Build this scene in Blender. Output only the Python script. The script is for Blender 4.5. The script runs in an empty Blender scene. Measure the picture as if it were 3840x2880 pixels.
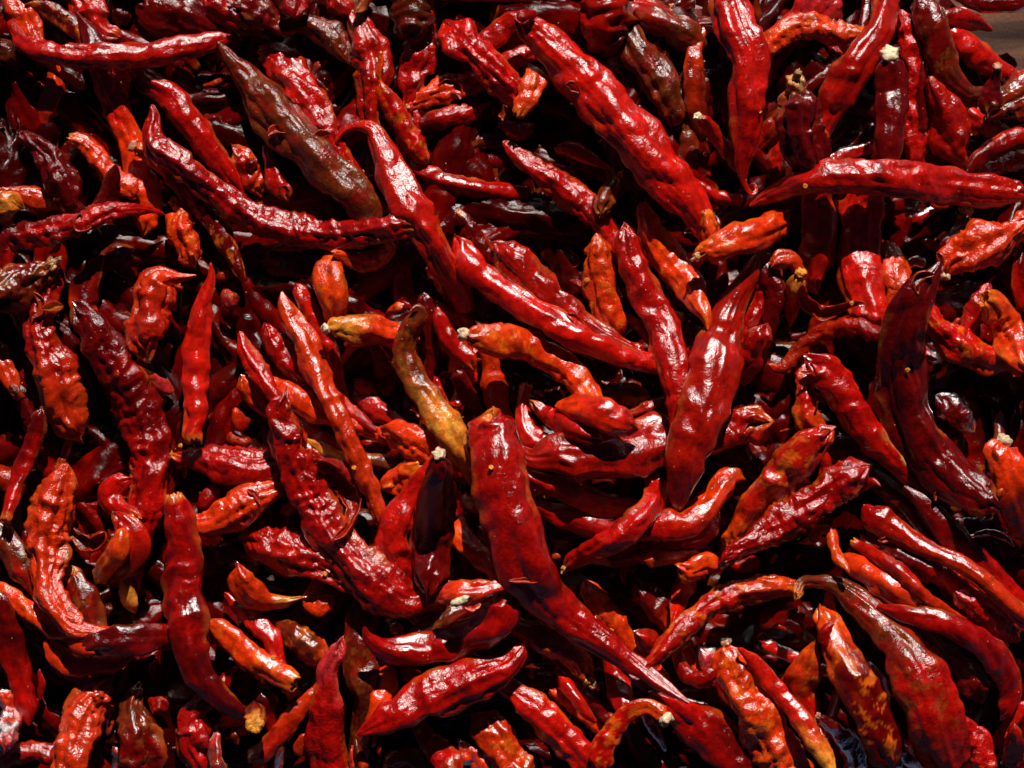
EXPOSURE = 0.15; AIR = 0.10; SEL = 36.0; LV0 = 5; LV1 = 3.1; SSS = 0.0; BED_LOW = 330; BED_IN = 720; BED_OUT = 400; PRESS = 0.8
import bpy, math, random
import numpy as np
from mathutils import Vector

# ---------------------------------------------------------------- camera, sky, sun, exposure
sc = bpy.context.scene
C = sc.collection
CAM_H = 0.78                      # metres above the ground sheet
HALF = 0.180                      # half width of the view at z = Z_REF
Z_REF = 0.0
cam = bpy.data.objects.new('camera', bpy.data.cameras.new('camera'))
C.objects.link(cam); sc.camera = cam
cam.location = (0, 0, CAM_H)
cam.data.sensor_width = 36.0
cam.data.lens = 18.0 * CAM_H / HALF
cam.data.clip_start = 0.01; cam.data.clip_end = 50.0
SUN_EL, SUN_AZ = SEL, 8.0        # azimuth measured from +Y towards +X
world = bpy.data.worlds.new('World'); sc.world = world; world.use_nodes = True
wn = world.node_tree.nodes; wl = world.node_tree.links
wn.clear()
sky = wn.new('ShaderNodeTexSky'); sky.sky_type = 'NISHITA'; sky.sun_disc = False
sky.sun_elevation = math.radians(SUN_EL); sky.sun_rotation = math.radians(SUN_AZ)
sky.altitude = 1800; sky.air_density = AIR; sky.dust_density = 0.0; sky.ozone_density = 0.0
bg = wn.new('ShaderNodeBackground'); bg.inputs['Strength'].default_value = 0.05
wo = wn.new('ShaderNodeOutputWorld')
wl.new(sky.outputs[0], bg.inputs[0]); wl.new(bg.outputs[0], wo.inputs[0])
sun = bpy.data.objects.new('sun', bpy.data.lights.new('sun', 'SUN'))
C.objects.link(sun)
sun.data.energy = 5.0; sun.data.angle = math.radians(0.5); sun.data.color = (1.0, 0.95, 0.88)
el, az = math.radians(SUN_EL), math.radians(SUN_AZ)
to_sun = Vector((math.sin(az)*math.cos(el), math.cos(az)*math.cos(el), math.sin(el)))
sun.rotation_euler = to_sun.to_track_quat('Z', 'Y').to_euler()
sun.location = to_sun * 2
sc.view_settings.view_transform = 'Standard'; sc.view_settings.look = 'None'
sc.view_settings.exposure = EXPOSURE; sc.view_settings.gamma = 1.0
sc.cycles.max_bounces = 6; sc.cycles.diffuse_bounces = 2; sc.cycles.glossy_bounces = 3

# ---------------------------------------------------------------- numpy gradient noise
rs = np.random.RandomState(7)
PERM = rs.permutation(256); PERM = np.concatenate([PERM, PERM, PERM])
G = rs.normal(size=(256, 3)); G /= np.linalg.norm(G, axis=1)[:, None]
def noise(x, y, z):
    x, y, z = np.broadcast_arrays(x, y, z)
    xi, yi, zi = np.floor(x).astype(int), np.floor(y).astype(int), np.floor(z).astype(int)
    xf, yf, zf = x-xi, y-yi, z-zi
    u, v, w = [t*t*t*(t*(t*6-15)+10) for t in (xf, yf, zf)]
    out = 0
    for dx in (0, 1):
        for dy in (0, 1):
            for dz in (0, 1):
                h = PERM[(PERM[(PERM[(xi+dx) & 255] + ((yi+dy) & 255)) & 255] + ((zi+dz) & 255)) & 255]
                g = G[h]
                d = g[..., 0]*(xf-dx) + g[..., 1]*(yf-dy) + g[..., 2]*(zf-dz)
                out = out + d*(u if dx else 1-u)*(v if dy else 1-v)*(w if dz else 1-w)
    return out*1.6
def ridge(x, y, z):
    return 1 - 2*np.sqrt(noise(x, y, z)**2 + 0.002)*1.6

# ---------------------------------------------------------------- materials
def nn(nt, t, **k):
    n = nt.nodes.new(t)
    for a, b in k.items(): setattr(n, a, b)
    return n
def skin_material(name, rough=0.26, coat=0.35, grain=1.0, sss=0.0, crough=0.3):
    m = bpy.data.materials.new(name); m.use_nodes = True
    nt = m.node_tree; nt.nodes.clear(); L = nt.links.new
    out = nn(nt, 'ShaderNodeOutputMaterial'); b = nn(nt, 'ShaderNodeBsdfPrincipled')
    L(b.outputs[0], out.inputs[0])
    at = nn(nt, 'ShaderNodeAttribute', attribute_name='pigment')
    tc = nn(nt, 'ShaderNodeTexCoord')
    def noise_n(scale, detail, rough_=0.5, dist=0.0):
        n = nn(nt, 'ShaderNodeTexNoise'); n.inputs['Scale'].default_value = scale
        n.inputs['Detail'].default_value = detail; n.inputs['Roughness'].default_value = rough_
        n.inputs['Distortion'].default_value = dist
        L(tc.outputs['Object'], n.inputs['Vector']); return n
    # fine mottling of the pigment
    n1 = noise_n(420, 5, 0.6, 0.5)
    mr = nn(nt, 'ShaderNodeMapRange'); mr.inputs[1].default_value = 0.3; mr.inputs[2].default_value = 0.7
    mr.inputs[3].default_value = 0.52; mr.inputs[4].default_value = 1.32
    L(n1.outputs[0], mr.inputs[0])
    mul = nn(nt, 'ShaderNodeMix', data_type='RGBA', blend_type='MULTIPLY'); mul.inputs[0].default_value = 1.0
    L(at.outputs['Color'], mul.inputs[6]); L(mr.outputs[0], mul.inputs[7])
    # scattered pale dust specks
    vo = nn(nt, 'ShaderNodeTexVoronoi'); vo.inputs['Scale'].default_value = 620; vo.inputs['Randomness'].default_value = 1
    L(tc.outputs['Object'], vo.inputs['Vector'])
    lt = nn(nt, 'ShaderNodeMath', operation='LESS_THAN'); lt.inputs[1].default_value = 0.13
    L(vo.outputs['Distance'], lt.inputs[0])
    sx = nn(nt, 'ShaderNodeSeparateColor'); L(vo.outputs['Color'], sx.inputs[0])
    gt = nn(nt, 'ShaderNodeMath', operation='GREATER_THAN'); gt.inputs[1].default_value = 0.86
    L(sx.outputs[0], gt.inputs[0])
    sp0 = nn(nt, 'ShaderNodeMath', operation='MULTIPLY'); L(lt.outputs[0], sp0.inputs[0]); L(gt.outputs[0], sp0.inputs[1])
    nm = noise_n(70, 3, 0.6); g2 = nn(nt, 'ShaderNodeMath', operation='GREATER_THAN'); g2.inputs[1].default_value = 0.52
    L(nm.outputs[0], g2.inputs[0])
    sp = nn(nt, 'ShaderNodeMath', operation='MULTIPLY'); L(sp0.outputs[0], sp.inputs[0]); L(g2.outputs[0], sp.inputs[1])
    mx = nn(nt, 'ShaderNodeMix', data_type='RGBA'); L(sp.outputs[0], mx.inputs[0]); L(mul.outputs[2], mx.inputs[6])
    mx.inputs[7].default_value = (0.62, 0.30, 0.16, 1)
    L(mx.outputs[2], b.inputs['Base Color'])
    # roughness varies with wear
    n2 = noise_n(160, 4, 0.6)
    r = nn(nt, 'ShaderNodeMapRange'); r.inputs[1].default_value = 0.35; r.inputs[2].default_value = 0.7
    r.inputs[3].default_value = rough; r.inputs[4].default_value = rough+0.26
    L(n2.outputs[0], r.inputs[0]); L(r.outputs[0], b.inputs['Roughness'])
    b.inputs['Specular IOR Level'].default_value = 0.0
    gl = nn(nt, 'ShaderNodeBsdfAnisotropic', distribution='BECKMANN')
    gr = nn(nt, 'ShaderNodeMapRange'); gr.inputs[1].default_value = 0.35; gr.inputs[2].default_value = 0.7
    gr.inputs[3].default_value = crough-0.03; gr.inputs[4].default_value = crough+0.10
    L(n2.outputs[0], gr.inputs[0]); L(gr.outputs[0], gl.inputs['Roughness'])
    gl.inputs['Color'].default_value = (1, 1, 1, 1)
    fr = nn(nt, 'ShaderNodeFresnel'); fr.inputs['IOR'].default_value = 1.32+0.34*coat
    mg = nn(nt, 'ShaderNodeMixShader'); L(fr.outputs[0], mg.inputs[0]); L(b.outputs[0], mg.inputs[1]); L(gl.outputs[0], mg.inputs[2])
    L(mg.outputs[0], out.inputs[0])
    if sss:
        b.inputs['Subsurface Weight'].default_value = sss
        b.inputs['Subsurface Radius'].default_value = (1.0, 0.12, 0.04)
        b.inputs['Subsurface Scale'].default_value = 0.0016
    # fine leathery grain
    n3 = noise_n(1500, 3, 0.6); n4 = noise_n(380, 4, 0.65, 1.2)
    v2 = nn(nt, 'ShaderNodeTexVoronoi', feature='DISTANCE_TO_EDGE'); v2.inputs['Scale'].default_value = 520
    L(tc.outputs['Object'], v2.inputs['Vector'])
    ad = nn(nt, 'ShaderNodeMath', operation='MULTIPLY_ADD'); ad.inputs[1].default_value = 0.15
    L(n3.outputs[0], ad.inputs[0]); L(n4.outputs[0], ad.inputs[2])
    ad2 = nn(nt, 'ShaderNodeMath', operation='MULTIPLY_ADD'); ad2.inputs[1].default_value = 0.5
    L(v2.outputs['Distance'], ad2.inputs[0]); L(ad.outputs[0], ad2.inputs[2])
    bp = nn(nt, 'ShaderNodeBump'); bp.inputs['Strength'].default_value = 0.55*grain; bp.inputs['Distance'].default_value = 0.0006
    v3 = nn(nt, 'ShaderNodeTexVoronoi', feature='DISTANCE_TO_EDGE'); v3.inputs['Scale'].default_value = 1150
    L(tc.outputs['Object'], v3.inputs['Vector'])
    ad3 = nn(nt, 'ShaderNodeMath', operation='MULTIPLY_ADD'); ad3.inputs[1].default_value = 0.30
    L(v3.outputs['Distance'], ad3.inputs[0]); L(ad2.outputs[0], ad3.inputs[2])
    am = nn(nt, 'ShaderNodeMapRange'); am.inputs[3].default_value = 0.35; am.inputs[4].default_value = 1.7
    L(at.outputs['Alpha'], am.inputs[0])
    hm = nn(nt, 'ShaderNodeMath', operation='MULTIPLY'); L(ad3.outputs[0], hm.inputs[0]); L(am.outputs[0], hm.inputs[1])
    L(hm.outputs[0], bp.inputs['Height']); L(bp.outputs[0], b.inputs['Normal']); L(bp.outputs[0], gl.inputs['Normal']); L(bp.outputs[0], fr.inputs['Normal'])
    return m
M_GLOSS = skin_material('glossy_chilli_skin', 0.44, 1.0, 0.8, SSS, 0.30)
M_MID = skin_material('dried_chilli_skin', 0.40, 0.6, 0.85, SSS, 0.30)
def thin(m, k):
    nt = m.node_tree; L = nt.links.new
    out = [n for n in nt.nodes if n.type == 'OUTPUT_MATERIAL'][0]; b = [n for n in nt.nodes if n.type == 'BSDF_PRINCIPLED'][0]
    last = out.inputs[0].links[0].from_socket
    t = nn(nt, 'ShaderNodeBsdfTranslucent'); mx = nn(nt, 'ShaderNodeMixShader'); mx.inputs[0].default_value = k
    src = b.inputs['Base Color'].links[0].from_socket
    L(src, t.inputs[0]); L(last, mx.inputs[1]); L(t.outputs[0], mx.inputs[2]); L(mx.outputs[0], out.inputs[0])
    return m
M_SHELL = thin(skin_material('thin_chilli_skin', 0.36, 0.7, 1.0, 0, 0.27), 0.4)
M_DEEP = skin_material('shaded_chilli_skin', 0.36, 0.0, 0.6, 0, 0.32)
M_DULL = skin_material('dull_chilli_skin', 0.42, 0.08, 1.2)
M_DRY = skin_material('dry_stalk', 0.62, 0.0, 1.6)

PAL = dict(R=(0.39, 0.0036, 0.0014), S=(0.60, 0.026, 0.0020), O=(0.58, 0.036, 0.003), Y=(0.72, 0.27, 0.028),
           B=(0.11, 0.014, 0.003), D=(0.105, 0.0016, 0.0012), P=(0.42, 0.018, 0.020), W=(0.80, 0.68, 0.42))  # D: naturally dark skins, also shade painted into pods lying in shadow
PAL = {k: np.array(v) for k, v in PAL.items()}

def make_mesh(name, V, F, col, mat, smooth=True, crinkle=0.5):
    me = bpy.data.meshes.new(name)
    V = np.asarray(V, dtype=np.float32); F = np.asarray(F, dtype=np.int32)
    me.vertices.add(len(V)); me.vertices.foreach_set('co', V.ravel())
    nf, k = F.shape
    me.loops.add(nf*k); me.loops.foreach_set('vertex_index', F.ravel())
    me.polygons.add(nf); me.polygons.foreach_set('loop_start', np.arange(0, nf*k, k, dtype=np.int32))
    me.update(calc_edges=True); me.validate()
    a = me.color_attributes.new('pigment', 'FLOAT_COLOR', 'POINT')
    c4 = np.full((len(V), 4), crinkle, dtype=np.float32); c4[:, :3] = col
    a.data.foreach_set('color', c4.ravel())
    if smooth: me.shade_smooth()
    me.materials.append(mat)
    return me
def link(name, me, parent=None):
    o = bpy.data.objects.new(name, me); C.objects.link(o)
    if parent is not None: o.parent = parent
    return o

def resample(P, step):
    """centripetal Catmull-Rom through rows (x, y, z, w); returns about one row per step"""
    P = np.asarray(P, float)
    if len(P) < 3: P = np.vstack([P[0], (P[0]+P[-1])/2, P[-1]])
    A = np.vstack([2*P[0]-P[1], P, 2*P[-1]-P[-2]])
    A[0, -1] = P[0, -1]; A[-1, -1] = P[-1, -1]
    out = []
    for i in range(1, len(A)-2):
        p0, p1, p2, p3 = A[i-1:i+3]
        t = np.linspace(0, 1, 24, endpoint=False)[:, None]
        out.append(0.5*((2*p1)+(-p0+p2)*t+(2*p0-5*p1+4*p2-p3)*t*t+(-p0+3*p1-3*p2+p3)*t**3))
    out.append(A[-2:-1]); Q = np.vstack(out)
    Q[:, -1] = np.maximum(Q[:, -1], P[:, -1].min()*0.6)
    d = np.r_[0, np.cumsum(np.linalg.norm(np.diff(Q[:, :2], axis=0), axis=1))]
    n = max(6, int(d[-1]/step)+1)
    s = np.linspace(0, d[-1], n)
    return np.stack([np.interp(s, d, Q[:, k]) for k in range(Q.shape[1])], 1), s

def frames(X):
    T = np.gradient(X, axis=0); T /= np.linalg.norm(T, axis=1)[:, None]+1e-12
    Z = np.array([0, 0, 1.0])
    S = np.cross(T, Z); S /= np.linalg.norm(S, axis=1)[:, None]+1e-9
    U = np.cross(S, T)
    return T, S, U

def end_profile(s, L, r, kind, at_start):
    """width multiplier near one end"""
    d = s if at_start else L-s
    e = r*{'p': 0.5, 'b': 0.95, 'y': 0.8, 's': 0.7, 'c': 0.75, 'o': 0.25}[kind]
    t = np.clip(d/e, 0, 1)
    if kind == 'o': return 0.9+0.1*t
    return 0.35*np.sqrt(np.maximum(1-(1-t)**2, 0))+0.65*t**0.8

def ramp(cols, t, rnd):
    a, b = PAL[cols[0]], PAL[cols[1]]
    return a+(b-a)*t[..., None]

def skin_colour(cols, S, TH, Lmm, seed, endk, rim0, rim1, blot):
    """pigment: gradient along the pod, blotches, orange at torn ends"""
    t = S/Lmm
    c, sn = np.cos(TH), np.sin(TH)
    w = noise(S*0.09+seed, c*0.8, sn*0.8)
    mid, stp = 0.5, 1.5
    if cols[0] != cols[1]:
        if cols[1] in 'YOP': mid, stp = 0.74, 2.6
        if cols[0] in 'YOP' and cols[1] not in 'YO': mid, stp = 0.30, 2.6
        if cols == 'BY': mid, stp = 0.5, 3
    tt = np.clip((t-mid)*stp+0.5+w*0.6, 0, 1); tt = tt*tt*(3-2*tt)
    col = ramp(cols, tt, None)
    h1 = (seed*0.6180339) % 1.0; h2 = (seed*0.7548776) % 1.0
    if cols[0] in 'RS':
        col = col*(0.72+0.5*h1)+(PAL['O']-col)*(0.30 if cols[0] == 'S' else 0.09)*h2**2
    # thin seams along the flanks dry out paler and warmer
    edge_ = np.clip((np.abs(c)-0.86)*9+0.8*noise(S*0.35, c*2+seed, sn*2), 0, 1)*np.clip(noise(S*0.08+seed, c*0.5, 0.4)*3+0.1, 0, 1)
    col = col+(np.array([.42, .075, .008])-col)*(0.55*edge_)[..., None]
    # natural variation: darker ripening stains, warmer patches
    n1 = noise(S*0.16+seed+9, c*1.5, sn*1.5+3); n2 = noise(S*0.5+seed, c*2.2+5, sn*2.2)
    k = np.clip(n1*1.2+n2*0.5, -1, 1)
    col = col*(1+0.30*k)[..., None]
    if 'B' in cols or 'O' in cols:
        q = np.clip((noise(S*0.22+seed+40, c*1.3, sn*1.3)+0.45*noise(S*0.8+seed, c*3, sn*3)+0.3*noise(S*1.7, c*6+seed, sn*6)+0.25*noise(S*3.1, c*11+seed, sn*11)-0.24)*9, 0, 1)
        tgt = np.array([.70, .13, .006]) if ('O' in cols or 'S' in cols) else np.array([.22, .055, .008])
        col = col+(tgt-col)*(q*(0.48 if 'B' in cols else 0.55))[..., None]
        if 'B' in cols:
            q = np.clip((noise(S*0.2+seed+80, c*1.2, sn*1.2)-0.12)*5, 0, 1)
            col = col+(PAL['R']*0.6-col)*(q*0.5)[..., None]
    if 'Y' in cols:
        q = np.clip((noise(S*0.25+seed+60, c*1.3, sn*1.3)+0.4*noise(S*1.1, c*4+seed, sn*4)-0.1)*6, 0, 1)*np.clip(col[..., 1:2]*6, 0, 1)[..., 0]
        col = col+(np.array([.62, .09, .006])-col)*(q*0.75)[..., None]
    for (d, on, wd) in ((S, rim0, 3.0), (Lmm-S, rim1, 3.0)):
        if on:
            q = np.clip(1-d/wd+0.5*noise(S*0.6+seed, c*3, sn*3), 0, 1)*on
            col = col+(np.array([.66, .13, .008])-col)*q[..., None]
    return np.clip(col, 0.001, 1)

MM = 0.001
def build_pod(X, w, s, cols, ends, wr, seed, name='dried_chilli', lowres=False, flat=0.8, stripe=False, coarse=1.0):
    """X (n,3) mm centre line, w half width mm. returns mesh"""
    rnd = np.random.RandomState(seed)
    L = s[-1]; n = len(s)
    T, S_, U = frames(X)
    rm = max(w.max(), 0.6)
    N = 14 if lowres else int(np.clip(round(rm*2*math.pi/0.85/coarse), 16, 56))
    th = np.linspace(0, 2*math.pi, N, endpoint=False)
    SS, TH = np.meshgrid(s, th, indexing='ij')
    c, sn = np.cos(TH), np.sin(TH)
    prof = np.ones(n)
    for k, st in ((ends[0], True), (ends[1], False)):
        rr = np.interp(1.0 if st else L-1.0, s, w); rr = max(rr, w[min(3, n-1)] if st else w[max(-4, -n)])
        prof *= end_profile(s, L, min(rr, L*0.3), k, st)
    W = (w*np.maximum(prof, 0.02))[:, None]
    if L < 5.5*rm: wr = max(wr, 7.5)
    k = wr/5.0
    tw = rnd.uniform(0, 6.28)
    # the collapsed, faceted section of a dried pod
    sec = 1+sum(0.10*np.exp(-(np.angle(np.exp(1j*(TH-a0-0.5*noise(SS*0.05+seed, a0, 0.3))))/0.28)**2) for a0 in (0.15+tw*0.05, math.pi-0.2))+0.07*np.cos(2*(TH-tw)+noise(SS*0.03+seed, 0.3, 0.7)*3)+(0.05+0.02*k)*np.cos(3*(TH+tw)+noise(SS*0.05, seed*0.1, 1.3)*5)
    mm_ = rnd.randint(3, 5)
    ph = tw+1.2*noise(SS*0.025+seed, 0.6, 0.1)+SS/L*rnd.uniform(-1.2, 1.2)
    sec = sec-(0.06+0.10*min(k, 1.2))*(np.abs(np.sin((TH-ph)*mm_/2))**0.8-0.6)
    if lowres:
        disp = 0.12*noise(SS*0.12+seed, c*0.8, sn*0.8)+0.07*ridge(SS*0.16+seed, c*0.8, sn*0.8)+0.06*ridge(SS*0.04, c*1.8, sn*1.8+seed)
    else:
        f = 5.0/max(rm, 2.0)
        sh = SS+1.6*rm*0.3*noise(SS*0.1*f, c*0.9, sn*0.9+seed)          # wandering coordinate
        a = rnd.uniform(-0.5, 0.5)
        lump = 0.12*noise(SS*0.11*f+seed, c*0.7, sn*0.7)
        fold = ridge(sh*0.13*f+seed+c*a, c*0.45+2, sn*0.45)              # rings and dents across the pod
        fold2 = ridge(sh*0.27*f+seed*2, c*0.9, sn*0.9+4)
        lon = ridge(SS*0.035*f+seed, c*1.9, sn*1.9)                      # creases along it
        cr = ridge(sh*0.42*f+seed, c*2.0, sn*2.0)+0.5*ridge(SS*0.9*f, c*4+seed, sn*4)
        msk = np.clip(0.5+1.3*noise(SS*0.07*f+seed+70, c*0.7, sn*0.7), 0, 1)
        tr = noise(sh*0.20*f+seed*0.7+c*a, c*0.35, sn*0.35+9)
        sg = -0.6 if wr <= 4 and rnd.rand() < 0.6 else 1.0
        disp = lump+(0.19-0.012*wr)*tr+sg*(0.06+0.065*k)*fold+(0.010+0.02*k if wr <= 5 else 0.015+0.05*k)*fold2+(0.015+0.075*k)*lon+(0.006+0.012*k if wr <= 5 else 0.02+0.06*k)*msk*cr
        for q_ in range(rnd.randint(2, 5)):
            a0 = rnd.uniform(0, 6.28); s0 = rnd.uniform(0, L); ln = rnd.uniform(0.15, 0.4)*L; wd = rnd.uniform(0.10, 0.2)
            dA = np.angle(np.exp(1j*(TH-a0-0.9*noise(SS*0.06*f+seed, q_+0.5, 0.3)-0.5*(SS-s0)/L)))
            disp = disp+(0.05+0.05*k)*rnd.choice([-1.3, 1, 1])*np.exp(-np.abs(dA)/wd)*np.exp(-((SS-s0)/ln)**4)
        disp -= disp.mean()*0.8
        # puckering towards torn or blunt ends
        for kd, d in ((ends[0], SS), (ends[1], L-SS)):
            if kd in 'bysc':
                q = np.exp(-(d/(rm*0.9))**2)
                disp += q*(0.16+0.08*k)*np.cos(TH*rnd.randint(4, 8)+noise(SS*0.3, seed, 0.2)*4)
            if kd == 'o':
                q = np.exp(-(d/(rm*0.6))**2)
                disp += q*(0.12)*noise(c*2.2, sn*2.2, seed+0.5)
    R = W*(sec+disp)
    hx, hz = c*R, sn*R*flat
    # gently sagging underside
    hz = np.where(hz < 0, hz*0.9, hz)
    sh_s = np.zeros_like(SS)
    for kd, d, sg in ((ends[0], s, 1), (ends[1], L-s, -1)):
        if kd in 'byc':
            q = np.exp(-(d/(rm*0.7))**2)[:, None]
            sh_s += sg*q*rm*0.55*(noise(c*1.6, sn*1.6, seed+5.3)+0.6*noise(c*4, sn*4, seed+1.3))
        if kd == 'o':                                                    # ragged mouth
            q = np.exp(-(d/2.0)**2)[:, None]
            sh_s += sg*q*(1.3*noise(c*2.5, sn*2.5, seed+3.3)+0.8*noise(c*6, sn*6, seed+1.3))*min(1.0, rm/4)
    P = X[:, None, :]+S_[:, None, :]*hx[..., None]+U[:, None, :]*hz[..., None]+T[:, None, :]*sh_s[..., None]
    col = skin_colour(cols, SS, TH, L, seed*1.37, ends, 1.0 if ends[0] in 'oyc' else 0.4*(ends[0] == 'b')*(seed % 3 == 0), 1.0 if ends[1] in 'oyc' else 0.5*(ends[1] == 'b')*(seed % 2), wr > 0 and rnd.rand() < 0.25)
    if stripe:                                                           # one dried-out flank
        q = np.clip((-c-0.25+0.3*noise(SS*0.2, seed, 0.4))*5, 0, 1)*np.clip((SS/L-0.48)*6, 0, 1)
        col = col+(np.array([.55, .26, .05])-col)*q[..., None]
    def inner(i, sg):
        """inside wall of an open mouth: two rings going back in, then a floor"""
        out = []
        for q, dep in ((0.90, 0.05), (0.84, 1.2), (0.7, 2.2)):
            j = int(np.clip(i+sg*round(dep*w[i]/max(s[1]-s[0], .1)), 0, n-1))
            cc = X[j]+T[i]*sh_s[i][:, None]*max(0, 1-dep)
            out.append(cc+(P[i]-X[i]-T[i]*sh_s[i][:, None])*q)
        return out
    pre, post, cpre, cpost = [], [], [], []
    if ends[0] == 'o':
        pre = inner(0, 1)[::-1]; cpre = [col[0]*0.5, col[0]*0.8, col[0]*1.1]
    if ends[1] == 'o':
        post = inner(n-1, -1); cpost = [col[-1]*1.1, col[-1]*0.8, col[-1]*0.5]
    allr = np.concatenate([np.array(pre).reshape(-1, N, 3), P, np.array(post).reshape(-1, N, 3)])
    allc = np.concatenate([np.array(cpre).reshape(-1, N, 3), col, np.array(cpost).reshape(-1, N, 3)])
    m = len(allr)
    V = np.concatenate([allr.reshape(-1, 3), allr[0].mean(0)[None], allr[-1].mean(0)[None]])*MM
    CC = np.concatenate([allc.reshape(-1, 3), allc[0].mean(0)[None], allc[-1].mean(0)[None]])
    i, j = np.meshgrid(np.arange(m-1), np.arange(N), indexing='ij'); j2 = (j+1) % N
    F = np.stack([i*N+j, i*N+j2, (i+1)*N+j2, (i+1)*N+j], -1).reshape(-1, 4)[:, ::-1]
    a, b = m*N, m*N+1
    jj = np.arange(0, N, 2)
    capa = np.stack([np.full_like(jj, a), jj, (jj+1) % N, (jj+2) % N], 1)[:, ::-1]
    o2 = (m-1)*N
    capb = np.stack([np.full_like(jj, b), o2+jj, o2+(jj+1) % N, o2+(jj+2) % N], 1)
    if N % 2:
        capa[-1] = [a, N-1, 0, 0][::-1]
    F = np.concatenate([F, capa, capb])
    return V, F, CC

def build_shell(X, w, s, cols, wr, seed, arc=200, open_dir=90, thick=0.45, curl=1.0):
    """an opened pod or a flake of skin: a bent sheet with real thickness"""
    rnd = np.random.RandomState(seed)
    L = s[-1]; n = len(s); T, S_, U = frames(X)
    N = int(np.clip(w.max()*5, 9, 30))
    u = np.linspace(-1, 1, N)
    SS, UU = np.meshgrid(s, u, indexing='ij')
    half = math.radians(arc)/2
    A = UU*half*(1+0.25*noise(SS*0.1+seed, 0.5, 0.2))+math.radians(-open_dir)+0.35*noise(SS*0.06+seed, 2.2, 0.9)
    prof = np.sqrt(np.clip(1-(1-np.clip(np.minimum(s, L-s)/max(min(w.max(), L*0.35), 0.3), 0, 1))**2, 0.01, 1))
    W = (w*prof)[:, None]
    k = wr/5
    ext = math.sin(min(half, math.pi/2))
    R = W/ext
    d = 0.10*noise(SS*0.2+seed, UU*1.2, 0.1)+(0.05+0.09*k)*ridge(SS*0.25+seed, UU*1.6, 0.7)+0.05*k*ridge(SS*0.6, UU*3+seed, 0.4)
    edge = np.clip(np.abs(UU)-0.55, 0, 1)**2*2.5
    R = R*(1+d+edge*noise(SS*0.3, UU*2, seed+0.5)*1.2)
    off = -math.cos(half)*W*0.3 if arc < 180 else 0
    rr = [R, np.maximum(R-thick, R*0.6)]
    grids, colg = [], []
    for g, q in enumerate(rr):
        hx, hz = np.cos(A)*q, np.sin(A)*q*0.85
        P = X[:, None, :]+S_[:, None, :]*hx[..., None]+U[:, None, :]*hz[..., None]
        c = skin_colour(cols, SS, A, L, seed*1.7, 'bb', 0, 0, False)
        e = np.clip((np.abs(UU)-0.86)*8, 0, 1)[..., None]
        c = c*(1-e)+PAL['O']*e
        if g: c = c*0.75+PAL['O']*0.12
        grids.append(P); colg.append(c)
    nv = n*N
    V = np.concatenate([grids[0].reshape(-1, 3), grids[1].reshape(-1, 3)])*MM
    CC = np.concatenate([colg[0].reshape(-1, 3), colg[1].reshape(-1, 3)])
    i, j = np.meshgrid(np.arange(n-1), np.arange(N-1), indexing='ij')
    f = np.stack([i*N+j, i*N+j+1, (i+1)*N+j+1, (i+1)*N+j], -1).reshape(-1, 4)
    F = [f[:, ::-1], f+nv]
    i = np.arange(n-1)
    F.append(np.stack([i*N, (i+1)*N, (i+1)*N+nv, i*N+nv], 1)[:, ::-1]); F.append(np.stack([i*N+N-1, (i+1)*N+N-1, (i+1)*N+N-1+nv, i*N+N-1+nv], 1))
    j = np.arange(N-1)
    F.append(np.stack([j, j+1, j+1+nv, j+nv], 1)); o = (n-1)*N
    F.append(np.stack([o+j, o+j+1, o+j+1+nv, o+j+nv], 1)[:, ::-1])
    return V, np.concatenate(F), np.clip(CC, 0.001, 1)

def blob(center, axis, r, ln, seed, base, lobes=5, amp=0.25, ragged=0.0):
    """stalk scar or calyx: a lobed, rough little cap turned along axis (mm)"""
    ax = np.asarray(axis, float); ax /= np.linalg.norm(ax)+1e-9
    ref = np.array([0, 0, 1.0]) if abs(ax[2]) < 0.9 else np.array([1.0, 0, 0])
    e1 = np.cross(ax, ref); e1 /= np.linalg.norm(e1); e2 = np.cross(ax, e1)
    N = 28; th = np.linspace(0, 2*math.pi, N, endpoint=False)
    t = np.array([-0.55, -0.2, 0.1, 0.4, 0.7, 0.9, 1.0, 0.96, 0.9])
    q = np.array([0.75, 0.95, 1.0, 0.97, 0.9, 0.78, 0.55, 0.3, 0.08])
    TT, TH = np.meshgrid(t, th, indexing='ij'); Q = q[:, None]*np.ones_like(TH)
    c, sn = np.cos(TH), np.sin(TH)
    nz = noise(c*1.4+seed, sn*1.4, TT*1.5)+0.6*noise(c*3.5, sn*3.5+seed, TT*3)
    Q = Q*(1+amp*0.6*np.cos(lobes*TH+seed)*np.clip(TT+0.3, 0, 1)+amp*nz)
    H = TT*ln*(1+0.35*nz*np.clip(q[:, None], 0, 1))+ragged*ln*0.6*noise(c*3+seed, sn*3, 0.2)*(TT > 0.3)*(q[:, None] > 0.5)
    P = np.asarray(center)+ax*H[..., None]+e1*(Q*r*c)[..., None]+e2*(Q*r*sn)[..., None]
    m = len(t)
    V = np.concatenate([P.reshape(-1, 3), P[-1].mean(0)[None]])*MM
    i, j = np.meshgrid(np.arange(m-1), np.arange(N), indexing='ij'); j2 = (j+1) % N
    F = np.stack([i*N+j, i*N+j2, (i+1)*N+j2, (i+1)*N+j], -1).reshape(-1, 4)
    jj = np.arange(0, N, 2); o = (m-1)*N
    F = np.concatenate([F, np.stack([np.full_like(jj, m*N), o+jj, o+(jj+1) % N, o+(jj+2) % N], 1)])
    col = base*(1+0.5*nz)[..., None]
    rim = ((q < 0.98) & (t < 0.95))[:, None, None]*np.clip(0.4+nz, 0, 1)[..., None]*0.6
    col = col*(1-rim)+PAL['O']*rim
    CC = np.concatenate([col.reshape(-1, 3), base[None]])
    return V, F, np.clip(CC, 0.003, 1)

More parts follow.
